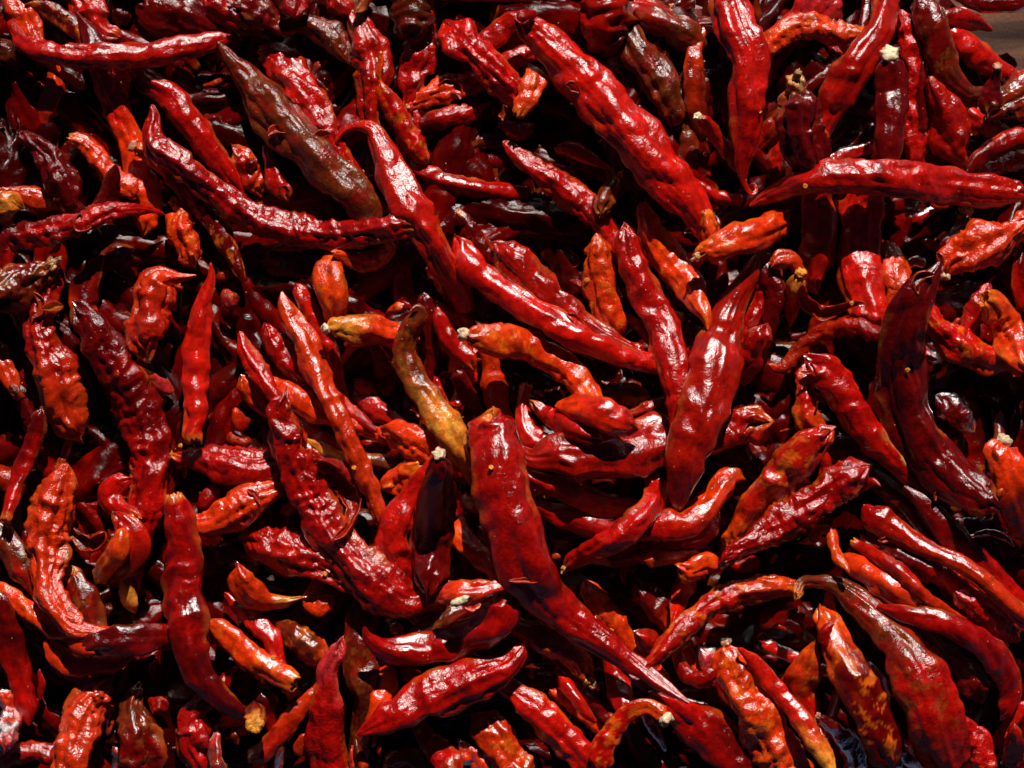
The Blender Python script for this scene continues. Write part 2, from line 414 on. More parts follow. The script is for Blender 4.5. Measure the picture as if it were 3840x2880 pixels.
# ---------------------------------------------------------------- heights of the heap
# (u, v): where a point's sight line meets the ground, in mm; used only to know what lies over what
GX, GY, CELL = 300.0, 240.0, 0.6
NXg, NYg = int(2*GX/CELL), int(2*GY/CELL)
HF = np.zeros((NYg, NXg))
def hf_read(u, v, r):
    """highest ground under a small disc"""
    best = np.zeros(len(u))
    for dx, dy in ((0, 0), (.5, 0), (-.5, 0), (0, .5), (0, -.5)):
        ix = np.clip(((u+dx*r+GX)/CELL).astype(int), 0, NXg-1); iy = np.clip(((v+dy*r+GY)/CELL).astype(int), 0, NYg-1)
        best = np.maximum(best, HF[iy, ix])
    return best
def hf_write(u, v, z, r, fl):
    for a, b, c, d in zip(u, v, z, r):
        x0, x1 = int((a-d+GX)/CELL), int((a+d+GX)/CELL)+1
        y0, y1 = int((b-d+GY)/CELL), int((b+d+GY)/CELL)+1
        if x1 < 1 or y1 < 1 or x0 >= NXg or y0 >= NYg: continue
        x0, y0 = max(x0, 0), max(y0, 0)
        xs = (np.arange(x0, min(x1, NXg))+.5)*CELL-GX-a; ys = (np.arange(y0, min(y1, NYg))+.5)*CELL-GY-b
        q = 1-(xs[None]**2+ys[:, None]**2)/(d*d+1e-6)
        h = np.where(q > 0, c+fl*d*np.sqrt(np.maximum(q, 0)), 0)
        blk = HF[y0:y0+len(ys), x0:x0+len(xs)]
        np.maximum(blk, h, out=blk)
def smooth1(a, k):
    if k < 1: return a
    g = np.exp(-0.5*(np.arange(-2*k, 2*k+1)/k)**2); g /= g.sum()
    return np.convolve(np.pad(a, 2*k, mode='edge'), g, mode='valid')
def rest(u, v, r, s, fl=0.80, stiff=16.0, lift=None, press=0.55, level=None):
    """centre heights of a bendable pod laid on the heap"""
    need = hf_read(u, v, r)+fl*r*press
    st = max(s[1]-s[0], 1e-3); L = s[-1]; t = s/L*2-1
    deg = 0 if L < 6 else (1 if L < 22 else (2 if L < 70 else 3))
    wts = np.ones(len(t))
    for _ in range(4):                                                  # lean the fit onto the high spots
        p = np.polyfit(t, need, deg, w=wts); z = np.polyval(p, t)
        wts = np.where(need > z, 1.0, 0.35)
    z = z+np.percentile(need-z, 80)*0.6
    zs = smooth1(need, max(1, int(10/st)))
    z = 0.6*z+0.4*zs
    if level is not None: z = z-0.68*(z.mean()-level)
    zm = z.mean(); z = zm+9.0*np.tanh((z-zm)/9.0)
    z = np.maximum(z, r*0.5)
    if lift is not None: z = z+lift
    return z
def to_world(u, v, z):
    f = (CAM_H*1000-z)/(CAM_H*1000)
    return np.stack([u*f, v*f, z], 1), f
DATA = """
@ 0 0
6 RR pp n 4|8 17 2.5;14 28 5;22 38 7;38 45 9;60 49 9;85 49 11;110 49 12;140 45 10.5;170 39 9;192 34 6;200 30 1|long gently curved glossy red chilli lying level across the top left, just below the edge
5 DD pb n 4|65 9 1.5;70 17 3.5;78 28 7;82 42 10;84 60 9|dark pointed chilli tip poking up over the crumpled red pod at the top left
3 SS bb n 8|14 -12 9;18 5 13;25 22 10;30 34 6|crumpled scarlet chilli at the very top left corner, under the dark curled stem
4 DO pb n 5|21 7 2;26 4 3.5;33 4 4;45 9 7;60 20 8;72 33 7|brown red chilli with a dark curled stalk end beside the top left corner
3 RR bb n 9|60 -8 12;78 6 14;82 18 12;90 28 9;100 31 4|shiny crinkled red chilli at the top edge left of centre, behind the dark pointed tip
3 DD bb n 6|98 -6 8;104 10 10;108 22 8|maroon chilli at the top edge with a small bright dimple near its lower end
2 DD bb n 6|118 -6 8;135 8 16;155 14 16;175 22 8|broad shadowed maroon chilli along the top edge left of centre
3 RD bb n 9|176 -4 9;190 6 12;208 16 7|crumpled red chilli at the top edge with a bright torn lower rim
1 RR bp n 5|96 35 4;112 31 6;128 31 6;142 36 3|small red chilli peeking above the long level chilli at the top left
1 RR bb n 5|58 34 3;75 37 6;92 40 5|short red chilli hidden behind the dark pointed tip, above the long level chilli
5 BB bb n 6|-10 48 11;2 44 10;10 50 9;15 58 3|brown mottled chilli end cut by the left edge, beneath the top left corner
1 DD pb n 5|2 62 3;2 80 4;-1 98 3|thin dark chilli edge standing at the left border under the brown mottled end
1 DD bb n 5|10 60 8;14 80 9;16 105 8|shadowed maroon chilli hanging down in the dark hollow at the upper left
2 SR bp n 4|50 56 8;51 75 10;42 95 11;36 112 6|chilli dropping into the dark upper left hollow with a sunlit orange patch on top
3 RS bb n 5|84 56 8;93 75 9;101 95 11;109 115 10;115 132 11;120 150 12;128 175 12;124 200 9|long upright chilli running from deep shade into bright wrinkled red at the left
4 RR pp n 4|112 56 5;130 70 9;148 83 11;160 100 12;175 120 11;190 140 9;203 158 7;210 170 4|dark crimson chilli slanting down to the right below the long level one at top left
7 RR po n 6|131 90 2;133 101 5;131 113 7.5;134 126 10;147 135 10;163 148 10;185 164 10.5;212 184 12;245 197 13;280 203 12;315 201 11;345 195 10;358 194 8|long glossy chilli curving from a dark stalk to an orange torn end, upper left
5 OD sp n 4|116 127 5;130 134 7;150 150 9;170 172 10;190 200 9;205 230 6;212 245 2|shadowed brown chilli with an orange stub, tucked under the long glossy curved one
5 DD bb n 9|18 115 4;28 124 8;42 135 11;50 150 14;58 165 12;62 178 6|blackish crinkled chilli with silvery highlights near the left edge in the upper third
4 SS ob n 8|60 120 4;72 123 7;82 134 9;92 147 8;105 158 9;118 170 9|bright scarlet creased chilli arching down to the right, beside the blackish crinkled one
6 DD pb n 3|100 142 2;98 152 6;93 170 9;85 182 8|dark pointed tip standing in front of the bright scarlet creased chilli on the left
3 RO bb n 7|203 128 6;211 140 9;218 155 9;226 168 7|red chilli with a crumpled yellowish lower end, left of the big olive brown one
6 BB pb n 5|187 35 1.5;197 48 6;212 66 11;232 92 17;255 118 18;280 143 18;303 165 16;320 185 12|large olive brown mottled chilli with a cracked skin and a thin pale tip, upper left
4 OO pp f 3|175 74 1;185 72 2.5;193 68 2;197 65 .7|curled orange skin sliver in the dark gap right of the long level chilli
2 SS pp f 3|112 89 .7;117 88 2;123 87 .7|tiny red sliver in the dark hollow below the long level chilli
1 DR bb n 5|60 96 7;75 105 8;90 115 5|dark chilli deep in the left hollow with a split glinting end
4 PP pp f 3|216 94 1;220 103 2.5;223 111 2|pink skin flake leaning on the lower left side of the olive brown chilli
2 OO pp f 3|15 62 2;17 68 3;16 74 1|small orange scrap at the left edge in the dark hollow
@ 1 0
4 RR ob n 6|4 46 6;12 47 10;22 58 14;35 75 15;48 92 13;60 112 10;70 128 5|broad red chilli with a ragged torn top right behind the olive brown one
5 DB bp n 7|-20 6 14;5 14 13;25 22 10;45 20 9;62 30 11;74 44 8;84 58 1|twisted dark husk with olive edges near the top, draped below the wet looking red lump
6 RR bb n 7|33 -8 11;33 4 13;32 16 9|wet looking red lump at the top edge, sitting on the twisted dark husk
3 RR bp n 8|62 -5 8;75 6 10;86 17 3|wrinkled red chilli shoulder at the top edge beside the pale brown stalk
6 BB bb t 4|96 -8 5;92 4 5;86 12 4|pale brown dried stalk entering from the top edge
5 RR bb n 7|88 16 4;92 28 10;98 45 15;100 62 15;98 80 11;98 100 7;103 115 3|long translucent red chilli hanging down from the pale brown stalk near the top
6 OR pb n 6|107 43 2;108 52 2.5;106 64 3;107 71 2;110 78 5;118 92 8;125 105 8;133 118 9;142 132 8;148 142 6|twisted orange edged chilli with a thin hooked top, overlapping the translucent red one
3 PB pp f 5|64 54 1.5;55 56 3;50 66 3;55 72 3;64 80 1.5|small pinkish curled scrap in the dark gap left of the translucent red chilli
6 BB bb n 4|130 -14 17;134 6 18;136 24 17;141 36 12|wide brown mottled chilli coming down from the top edge left of the centre
4 RR bb n 9|142 38 13;142 50 14;136 62 12;135 76 11;133 92 6|folded scarlet chilli below the wide brown one at the top, in sharp pleats
7 RR bb n 8|165 20 7;172 28 13;185 43 14;200 57 12;215 71 12;232 88 9|crinkled red chilli with a blunt sparkling head slanting down right near top centre
4 RR bb n 5|188 44 7;205 32 9;221 20 9;238 12 7|chilli crossing beneath the crinkled sparkling one near top centre
4 SR sb n 8|131 92 3;145 84 8;165 78 11;185 74 9;200 66 6|ruffled scarlet chilli with a small yellow stub at its left end, top centre
3 RR bb n 7|205 60 8;221 52 9;235 45 8|lit crinkled piece right of the blunt headed crinkled chilli at top centre
4 DR pp n 5|138 108 4;155 104 9;172 100 9;188 95 7;203 88 1|dark pointed chilli with a bright lower rim, under the ruffled scarlet one
7 RR pp n 4|69 123 1.5;75 114 3;88 109 4;100 112 6;107 125 9;113 138 12;120 155 14;130 175 15;140 192 14;150 208 12;162 230 12;174 250 10;184 270 8|very long chilli with an orange hooked tip curling left, running down towards the centre
4 RR pp n 2|132 139 2;145 149 7;165 158 7;190 163 8;212 166 8;233 167 7;240 167 3|slim smooth level chilli, white gleam at its left end, right of the hook tipped one
2 BB pb n 3|155 130 2;168 126 5;190 122 7;215 122 7|olive chilli with a pale tip half hidden in shade above the slim smooth level one
1 DD bb n 3|160 140 5;190 140 9;215 138 8|maroon chilli deep in shade just above the slim smooth level one
3 RR bb h 5|88 139 3;95 139 3;104 141 3|short open red tube left of the hook tipped long chilli
5 RR pb n 6|8 124 3;12 140 5;18 155 8;27 172 7|glossy narrow red chilli squeezed beneath the left side of the olive brown one
4 SS pp h 4|24 164 2;30 158 3;38 159 1|small curled scarlet flap below the olive brown chilli
3 RR pb n 3|150 -3 2;175 -3 4;210 -3 4;240 -1 3|red chilli lying along the top edge just right of centre left
@ 2 0
9 RR bb n 4|6 18 6;15 24 11;35 42 15;55 62 17;75 83 18;95 107 19;115 131 19;134 154 18;150 172 15;162 190 13;170 205 8|largest straight glossy chilli slanting down right from top centre, with an orange spot
10 PR bb h 8|4 16 5;12 13 5;22 12 3|papery pink torn collar on the top end of the largest straight chilli
6 RD bb n 2|82 -12 20;80 10 21;80 30 19;88 48 14|very wide dark red chilli at the top edge, right of the largest straight one
5 BB bb n 5|98 26 8;108 45 13;122 62 14;132 80 13;140 98 10;138 108 5|olive and orange mottled chilli passing under the wide dark red one, upper right
3 BB pb n 4|148 92 6;152 115 8;152 135 8;150 150 5|narrow shaded brown chilli between the largest straight one and the small cut stalk one
4 RB bp n 4|103 5 8;120 14 14;140 24 14;158 34 12;168 44 6|rosy brown chilli with white gleams at the top, right of the wide dark red one
3 DD sb n 5|137 6 4;146 4 7;158 -4 8|dark chilli with a yellow calyx at the top edge right of centre
8 RR bp n 5|182 -12 17;188 8 16;195 28 16;203 48 15;204 68 14;203 88 13.5;203 108 12;200 128 9;198 145 5;200 158 2.5;206 167 1.5;211 165 1.2;209 159 1;204 161 .8|long upright chilli from the top edge with a thin curly tail at its foot
5 SD pb n 4|180 27 2.5;168 26 3.5;161 34 5;157 50 7;156 75 9;160 100 8;165 120 5|dark hanging husk with a bright bent top rim, left of the upright curly tailed chilli
4 DD bb n 3|178 55 5;182 85 5;185 108 4|black chilli squeezed between the dark husk and the upright curly tailed chilli
7 RR sb n 6|161 101 4;168 106 5.5;176 118 6;186 130 6.5;195 143 4|small red chilli ending in a pale cut stalk, left of the upright curly tailed one
7 SO bo n 7|15 57 3;18 70 10;12 85 9;4 100 5|small scarlet pod with an open orange mouth, left of the largest straight chilli
4 PR bb n 7|-8 108 5;6 114 7;19 108 5|curled pinkish chilli edge under the open orange mouth
4 RR bp n 5|38 128 6;52 130 7;68 138 5;86 146 1.5|small pointed red chilli lying against the lower left side of the largest straight one
6 RR pb n 8|-8 122 2;3 132 6;15 142 8;30 152 10;45 162 12;60 175 12;75 190 10;86 208 8|wrinkled crimson chilli with a crisp papery top slanting towards the centre
6 BB cb n 6|93 152 3;88 160 6;80 172 8;76 186 6|dry brown stalked chilli end standing between two slanting chillies above the centre
5 RR bp n 3|160 160 5;178 170 6;200 173 5|short red chilli poking out right of the foot of the largest straight one
@ 3 0
4 PR bb n 4|56 -14 16;44 0 18;32 14 14;20 24 6|broad rosy chilli at the top edge, behind the ragged scarlet strip
6 SO bo n 8|-4 46 4;8 33 8;22 24 9;40 23 9;58 28 9;72 30 8;84 30 6|ragged scarlet strip arching below the top edge, ending in an orange patch
7 RR bb n 3|105 -10 11;101 10 11;95 27 11;82 45 12;70 65 14;58 85 14;49 103 9|long smooth crimson chilli coming down left from the top edge near the right
8 DD sb n 2 U|105 48 7;106 62 12;107 85 14;106 110 13;104 135 11|dark upright chilli crowned by a round cream coloured cut stalk, upper right
8 DD cb n 2 U|24 74 9;27 90 17;28 110 18;34 130 16;38 145 12|dark upright chilli with a broken yellow and orange calyx, left of the cream stalked one
6 RR pb n 9|114 8 2;122 25 9;126 45 10;125 65 9;124 85 7;124 105 9;127 120 9;128 136 4|finely crinkled glossy chilli standing right behind the cream stalked one
6 DD pb n 2|134 52 2;133 72 4;133 92 5;134 115 4|thin black edged strip beside the finely crinkled glossy chilli
6 DB bb n 3|130 -5 8;140 15 13;147 35 13;152 55 12;160 70 10;172 80 8;178 80 4|large dark brown chilli with an amber lower end, upper right
5 DR bp n 4|150 16 4;165 15 8;178 18 7;190 24 3.5;194 27 1|small brownish chilli with a bent tip near the top right corner
4 RR pp n 2|146 14 4;162 32 10;178 45 11;195 56 9;212 64 5;220 66 1.5|long red chilli sloping down to the bare surface at the top right
4 DD pb n 2|160 -4 4;180 2 7;200 2 8;230 -3 8|black chilli along the top edge at the right corner
7 RR pb n 6|138 66 3;147 82 10;155 100 16;159 118 17;165 132 10;173 140 3|plump ridged red chilli with an orange foot, upper right
9 DD sb n 2 U|198 58 3.5;197 66 4;192 82 8;190 98 9|dark spike with a small orange knob on top, near the right edge
6 RB bb n 4|245 70 16;222 82 17;205 90 12;195 98 5|orange brown mottled chilli cut by the right edge, behind the dark spike
5 RR bb n 7|170 90 6;180 100 10;190 108 9;202 114 6|wrinkled red chilli at the foot of the dark spike
7 DR pb n 1|172 148 3;183 136 6.5;200 126 8;222 117 9;240 112 8|matte brown red chilli sloping up to the right edge
3 SS bb n 8|195 145 4;210 140 8;228 134 8|crinkled scarlet chilli under the matte brown red one at the right edge
7 SS bb n 9|88 124 4;96 128 8;100 137 8|crumpled scarlet knot on top of the long level chilli at the right
6 RR bb n 6|56 138 3;68 132 6;80 129 5|thin wrinkled red skin beside the crumpled scarlet knot
4 BR bb n 4|10 101 6;3 112 8;-4 120 5|purplish chilli shoulder left of the dark upright chilli with the broken calyx
4 SR bp n 5|12 120 5;8 132 7;5 150 4|bright red fold below the purplish shoulder, upper right
9 RR pb n 4|-16 178 1.5;-2 171 6;20 162 9;45 154 13;75 153 15;105 155 16;135 158 15;165 162 14;195 165 12;225 167 9|long level glossy chilli with a pointed left tip, reaching the right edge, upper half
2 RR bb n 3|55 40 4;60 48 6;58 58 5|small lit patch of red chilli below the ragged scarlet strip
3 DD bb n 2|40 72 5;55 60 6;72 48 5|black chilli under the smooth crimson one at upper right
5 DR bb n 2|90 -8 6;86 8 6;82 24 4|dark red chilli at the top edge left of the smooth crimson one
@ 0 1
7 BY by n 3|-12 12 13;0 12 12;10 11 10;17 13 5|round brown chilli end with an amber tip at the left edge, upper part
4 SS by n 6|10 3 6;25 4 8;40 7 8;54 5 6|scarlet chilli piece with a frayed end, right of the amber tipped one
7 DR bp n 9|4 56 5;7 42 9;18 38 10;32 36 10;46 34 10;60 30 9;75 24 9;90 18 8;105 15 6;125 15 3.5;137 17 1.5;143 20 .5|long wavy pleated chilli with a thin curled right tip, near the left edge
5 OS yb n 9|150 8 4;158 18 7;155 28 12;160 42 12;165 55 8;168 63 3|crumpled bright chilli wedged left of the shadowed brown one
3 DD bb n 3|90 60 8;105 56 9;122 60 7|rounded maroon chilli in shade below the wavy pleated one
7 BD bc n 3|-12 88 18;5 85 18;20 78 16;34 70 11;43 64 7|big shadowed chilli from the left edge with a frayed orange calyx end
4 DS pb n 4|89 54 2;81 68 7;74 82 11;72 95 13;76 108 9|pointed red chilli lit on its left flank, in the dark area near the left edge
7 SR pb n 7|170 72 1;155 74 4;138 75 12;134 88 16;129 102 16;127 116 17;124 128 13;128 142 7|puffed two lobed scarlet chilli with a side spike, left third
8 RR po n 2|182 60 1;182 75 4;177 90 7;173 105 9.5;172 120 10.5;170 135 11.5;170 150 12;168 170 11;169 190 10;166 207 9;167 216 7|slim upright glossy red chilli right of the puffed two lobed one
5 OP bb n 9|193 84 5;198 92 7;202 101 6|small crumpled tan end peeking from the dark right of the slim upright chilli
6 RS bb n 6|42 82 8;34 98 11;32 118 12;38 135 14;45 152 16;50 172 16;58 195 15;68 210 8|wide chilli going from purple shade to bright red near the left edge, middle height
7 YY pb h 3|36 101 2;46 100 5;55 98 3|yellow green cup shaped husk lying at the top of the wide purple shaded chilli
5 DR bb n 6|66 100 8;80 120 14;92 140 17;106 162 18;120 188 17;128 215 16;130 245 16;126 275 14;122 292 6|long wide chilli from a black shaded head to a shiny pleated foot, left third
5 OP pp n 2|118 150 1;125 155 2.5;136 164 5.5;146 171 5;150 175 2|small peach coloured teardrop pod left of the slim upright chilli
4 SS bo n 4|-6 130 9;2 148 9;10 166 7;15 178 3|scarlet chilli end at the left edge, middle height
7 RR pb n 6|207 120 2;213 138 7;224 155 8;235 172 6|narrow glossy chilli with a white streak right of the slim upright one
3 RR bb n 4|10 100 5;16 110 6;22 122 4|small dark red chilli under the big shadowed one at the left edge
3 SS bb f 4|143 140 2;148 131 2.5|tiny red scrap between the puffed chilli and the slim upright one
3 SS bb f 8|118 146 4;128 148 3.5|tiny crumpled scarlet scrap below the puffed two lobed chilli
@ 1 1
4 OO bb f 2|14 50 2;28 48 3;42 49 2|orange scrap showing just under the long glossy curved chilli
2 DD bb n 3|4 60 10;32 60 14;50 66 11|plum dark chilli in the shade left of the bent orange one
7 OO ob n 5|63 50 3;64 60 9;62 72 13;66 88 12;70 106 10|stout orange chilli with a frayed collar at its top, left of centre
7 SO bp n 5|66 52 4;80 57 6;95 60 8;108 56 7;116 49 4.5;112 43 2;104 41 .8|curved orange red chilli bending up to a hooked tip, joined beside the stout orange one
3 DR bb n 8|131 42 7;128 62 7;127 80 7;130 92 8;140 96 8|narrow crinkled chilli in shade behind the hook tipped long one, left of centre
4 SO pb n 9|112 105 1.5;120 101 4;128 97 4|tiny ragged scarlet end above the hooked top of the olive and amber chilli
9 BY pb n 5 +2|133 103 2;140 100 4;141 107 7;134 117 9;129 130 9;130 146 11;137 162 11;148 178 11;160 195 12;170 213 11;178 230 8;186 254 1|olive brown chilli turning yellow amber in its lower half with a hooked top, centre left
8 YS sb n 5|61 118 5;68 116 8;80 117 11;95 119 12;108 120 11;120 121 8;127 123 4|short orange chilli with a pale cut stalk facing left, beside the olive and amber one
8 SS pb n 5|22 85 .7;25 98 6;32 112 9;42 128 10;48 145 11;57 165 10;64 180 9;75 203 8;88 232 8;98 255 8;103 268 4|long slim scarlet chilli with a sharp upper tip, left of centre
5 RR bb n 4|35 80 5;42 95 8;52 112 8;62 130 8;68 148 6;73 168 3|red chilli lying parallel just right behind the long slim scarlet one
5 RR bb n 6|8 116 6;16 132 9;28 147 10;42 162 6|crinkled crimson chilli in shade left of the long slim scarlet one
1 DD bb n 3|105 130 12;112 150 12;115 172 10|deep maroon chilli in the dark hollow left of the olive and amber one
7 RR pb n 4|156 98 1.5;158 108 6;163 122 9;172 134 10;183 145 8;188 153 5|bright pointed red chilli right of the olive and amber one's hooked top
5 RR bb n 8|186 148 6;183 158 8;178 172 5|wet looking crumpled knot below the bright pointed chilli near the centre
5 DD bb n 4|145 88 6;149 110 7;152 130 6;150 150 4|dark chilli squeezed between the olive hooked one and the bright pointed one
9 RR bb n 2|174 40 6;180 52 11;190 68 13;205 80 12;221 92 12;246 106 13;266 119 13;291 131 11;316 141 10;338 148 9;350 152 3|long smooth crimson chilli sloping down right through the centre
6 DR ob n 3|174 17 3;183 25 5;190 38 6;200 52 6;212 67 5|thin red chilli with a dark torn top, just above the long smooth crimson one
8 RR bb n 5|208 45 8;218 54 12;238 75 15;256 95 14;275 110 11;290 118 7|ridged red chilli with a puckered head, lying along the long smooth crimson one
10 OS sb n 3 +5|180 123 6;192 126 10;210 131 14;228 133 13;246 140 12;262 150 12;276 162 12;288 178 10;296 187 4|orange chilli with a torn pale stalk end, bending down right near the centre
6 SS bb n 3|201 150 7;203 162 10;207 178 10;212 195 8|upright scarlet chilli just below the orange one with the torn stalk end
4 RO pb h 3|178 174 2;170 160 3;161 159 3;158 170 3;166 180 2|ring shaped open husk beneath the orange chilli near the centre
@ 2 1
6 OS bp n 7|73 40 11;75 60 13;77 80 13;82 100 13;89 115 11;94 125 4|leathery orange and red chilli hanging between two slanting chillies above the centre
2 DD pb n 2|24 2 1.5;24 18 5;36 28 8;50 36 6|leaf shaped maroon chilli in the black gap above the centre
9 RR bb n 5|97 31 7;100 45 10;104 62 12;112 80 14;120 98 15;127 115 15;134 132 14;139 150 13;142 170 11;143 186 7|bright glossy red chilli running steeply down right of the centre
8 SO pp n 4|112 8 4;115 20 8;119 35 12;128 50 13;140 65 13;152 80 13;160 95 10;167 108 5;169 119 1|orange blotched chilli lying parallel to the right of the bright glossy steep one
9 OS ob n 4|167 17 5;169 30 8;173 46 8|short scarlet tube with an open tan rim, right of centre upper half
10 OS cb n 3|161 55 4;170 50 8;184 45 11;200 40 13;215 35 14;229 27 12;238 19 5|stubby scarlet chilli with a frayed yellow stalk, lying over the open tube
6 DD bp n 1|177 52 8;178 72 9;175 96 8;171 118 4;171 128 1|dark shaded chilli hanging beneath the stubby scarlet one
10 RR pp n 2|212 55 3;206 68 7;198 84 9;190 100 12;183 118 15;178 135 18;175 152 21;170 172 21;163 192 20;155 212 18;149 232 15;146 250 11;144 268 6;143 278 1|big sword shaped red chilli with a bright ridge, right of centre
6 DR pb n 6|219 50 4;224 65 10;220 85 12;212 102 8|dark red chilli behind the upper part of the big sword shaped one
7 RR bb n 6|220 116 8;211 130 10;205 148 10;200 166 6|sparkling red chilli tucked along the right side of the big sword shaped one
4 RR bb n 6|97 108 4;105 114 5;113 122 3|small red chilli end seen between the leathery and the steep glossy chillies
5 YO bb f 4|140 104 3;145 109 4;146 114 2|yellow seed bearing scrap right of the steep glossy chilli
4 BB pb n 6|142 124 5;150 116 6;158 120 2|small brown chilli edge right of the steep glossy chilli
5 RR bb n 8|168 132 5;157 139 9;151 150 7|crinkled red chilli between the steep glossy and the sword shaped chillies
4 PO bp f 4|50 76 1.5;57 79 3;63 82 2|pale pink scrap beside the leathery orange chilli
@ 3 1
7 RR bb n 1|42 -8 12;42 15 13;43 35 15;42 55 15;40 72 11;43 84 6|smooth plump upright chilli in shade below the long level chilli at right
7 RR bb n 5|83 -15 17;82 10 17;79 35 17;78 55 17;80 75 17;85 95 16;88 112 14;86 124 7|broad upright chilli with a pinkish white sheen, right side upper half
6 SO bb n 8|100 45 5;107 60 11;110 75 12;112 86 10;106 98 5|torn scarlet chilli with an orange flap, between the sheeny broad and tall dark ones
5 RR bp n 2|120 63 3;128 60 5;137 63 3|small oval dark red pod with a white gleam, above the tall dark chilli
3 RR bb n 2|124 26 3;130 22 5;141 16 3|round red chilli bit in the dark left of the pale dried calyx
4 SS bb f 1|140 10 5;148 11 5.5;157 11 4|flat bright red skin chip under the long level chilli at right
4 SR pp f 3|132 42 2;141 46 5;151 51 1|small leaf shaped red scrap below the pale dried calyx
5 DD cb n 3|171 18 6;168 30 6;160 42 9;148 50 8|black chilli with a pale knobbly dried calyx, near the right edge
9 SS sb n 9|153 72 5;158 62 10;170 56 14;185 48 17;200 40 14;212 32 9;226 20 8|deeply creased bright scarlet chilli with a tan stub, at the right edge
10 DD pb n 4 U|149 60 2;143 70 6;131 84 12;124 100 15;117 118 17;114 138 19;114 158 21;118 185 21;128 210 20;145 232 20;165 250 18;185 264 14;198 272 7|huge blackish chilli standing tall then bending right, in the right part
9 YS sp n 3|28 71 5;25 79 7;22 90 7;20 105 5;19 117 .8|short glossy scarlet tip with a yellow blunt top, right of the sword shaped chilli
8 SS bb n 8|4 64 7;12 58 8;20 58 7;25 66 4|ruffled scarlet lump above the short glossy tip, right of the sword shaped chilli
6 DD bb n 4|2 75 8;8 90 9;4 104 6|maroon chilli left of the short glossy scarlet tip
10 RO bp h 3|30 80 3;30 90 4.5;36 99 6;48 104 6.5;62 101 4;75 96 3;85 96 1|crescent shaped open husk with orange edges, right of the short glossy tip
9 SR pb h 8|-1 148 1.5;10 152 5;22 142 6;35 128 6;50 120 7;68 116 8;85 119 8;99 126 6|wavy ribbon like red husk with a crinkled edge, left of the tall dark chilli
9 RY bp n 4|36 146 8;46 154 14;60 168 16;75 190 15;88 208 15;100 222 14;115 238 11;130 250 8;145 260 6;156 265 2|glossy crimson chilli with a dry yellow lower edge, sloping down right at the right side
8 RO bb n 6|134 102 7;148 118 11;162 131 14;178 141 13;193 146 11;206 146 7|blistered red and orange chilli right of the tall dark one
9 OS ob n 3|186 92 8;194 98 12;204 113 14;215 132 14;227 152 12|orange chilli with an open ragged mouth, cut by the right edge
7 PR bb n 7|190 80 4;183 92 7;177 105 8;172 119 7|shiny pale crinkled chilli behind the orange open mouthed one
6 DR pb n 3|221 42 3;217 62 5;217 82 6;222 104 5|narrow dark chilli along the right edge, above the orange open mouthed one
7 PO pb f 3|159 114 1;163 112 2;166 109 1.5|tiny rolled skin scrap above the blistered chilli at right
5 SR bb n 7|134 136 5;140 142 6;149 148 4|small scarlet chilli end right of the tall dark chilli at middle height
4 DD bb n 3|140 96 12;156 98 13;172 88 8|black chilli hidden under the creased bright scarlet one
@ 0 2
5 BO pb f 8|8 1 2;14 6 4;20 14 3|frayed brown scrap at the left edge, just above mid height
7 DR bo n 3|36 22 6;31 42 7;23 64 7;15 84 6;9 104 6;5 118 5|narrow straight maroon chilli leaning towards the left edge with a torn foot
4 SR bb n 4|-8 78 9;5 82 9;13 96 6|red chilli at the left edge behind the narrow leaning one
8 SS pb n 9|56 67 2.5;55 78 8;49 96 15;45 112 16;41 126 17;41 145 15;41 165 13;45 185 12;55 202 10;68 212 8;80 214 4|very wrinkled bright scarlet chilli standing near the left edge in the lower half
3 OD pb n 3|60 30 2;59 50 3;52 72 4|thin orange edged sliver above the very wrinkled scarlet chilli
6 BR bb n 3|-8 118 9;8 140 10;20 160 10;32 178 8|brown and red chilli slanting down from the left edge, beside the very wrinkled scarlet one
6 DO pb h 5|60 124 5;70 134 6;82 137 7;91 128 5|dark curled husk between the very wrinkled scarlet chilli and the open orange pod
6 RD bb n 3|100 112 6;112 126 12;114 144 13;106 160 11;96 170 5|red pod behind the kidney shaped orange inside, lower left
8 OY pb n 2|107 124 4;104 134 8;100 147 10;92 158 9;86 167 7;83 173 3|kidney shaped orange pod half wrapped by a red one, lower left
5 RR bb n 4|113 82 5;101 86 9;95 97 10;101 107 9;112 112 5|round red lobe left of the shiny pleated foot
9 RD ob n 2|151 95 7;152 104 10;154 118 13;156 135 15;158 155 16;158 175 16;160 200 16;162 220 15;167 238 14;177 256 13;191 272 10;208 283 7;221 289 3|long dark red upright chilli with a glossy crown and foot bending right, lower left
5 PR bb h 6|184 86 4;181 98 8;172 108 6|pale rimmed curled husk behind the crown of the long dark upright chilli
6 RR cb n 6|148 61 3;155 64 5;166 63 9;180 66 13;200 71 15;220 74 15;236 71 10|glossy maroon chilli with a dry brown stalk at left, level, left of centre
8 SS by n 6|168 122 6;182 120 12;200 110 15;216 100 14;232 94 10;247 88 5|bright red chilli with sparkling highlights and a frayed right end, above the lower left
6 SR pb h 6|203 20 4;206 30 6;212 40 6|orange edged heart shaped husk left of the blunt chilli heads
5 SS bb f 7|196 44 4;206 49 5;218 50 4|crumpled scarlet scrap above the glossy maroon level chilli
6 SO bb n 4|209 -6 6;214 4 8;222 14 8;230 22 5|short scarlet and orange chilli end below the white streaked narrow one
4 DD bb n 3|184 144 8;205 150 9;220 156 8|dark chilli in shade below the bright sparkling red one
3 SS pp f 3|160 71 1;160 76 2;159 82 1|tiny red lit spot above the crown of the long dark upright chilli
3 DD bb n 3|12 125 8;14 150 8;18 168 6|black chilli in the gap left of the very wrinkled scarlet one
@ 1 2
6 SS pb n 5|2 -6 5;22 6 9;38 15 10;52 25 9;66 30 6|scarlet chilli with a starry highlight slanting under the long slim scarlet one
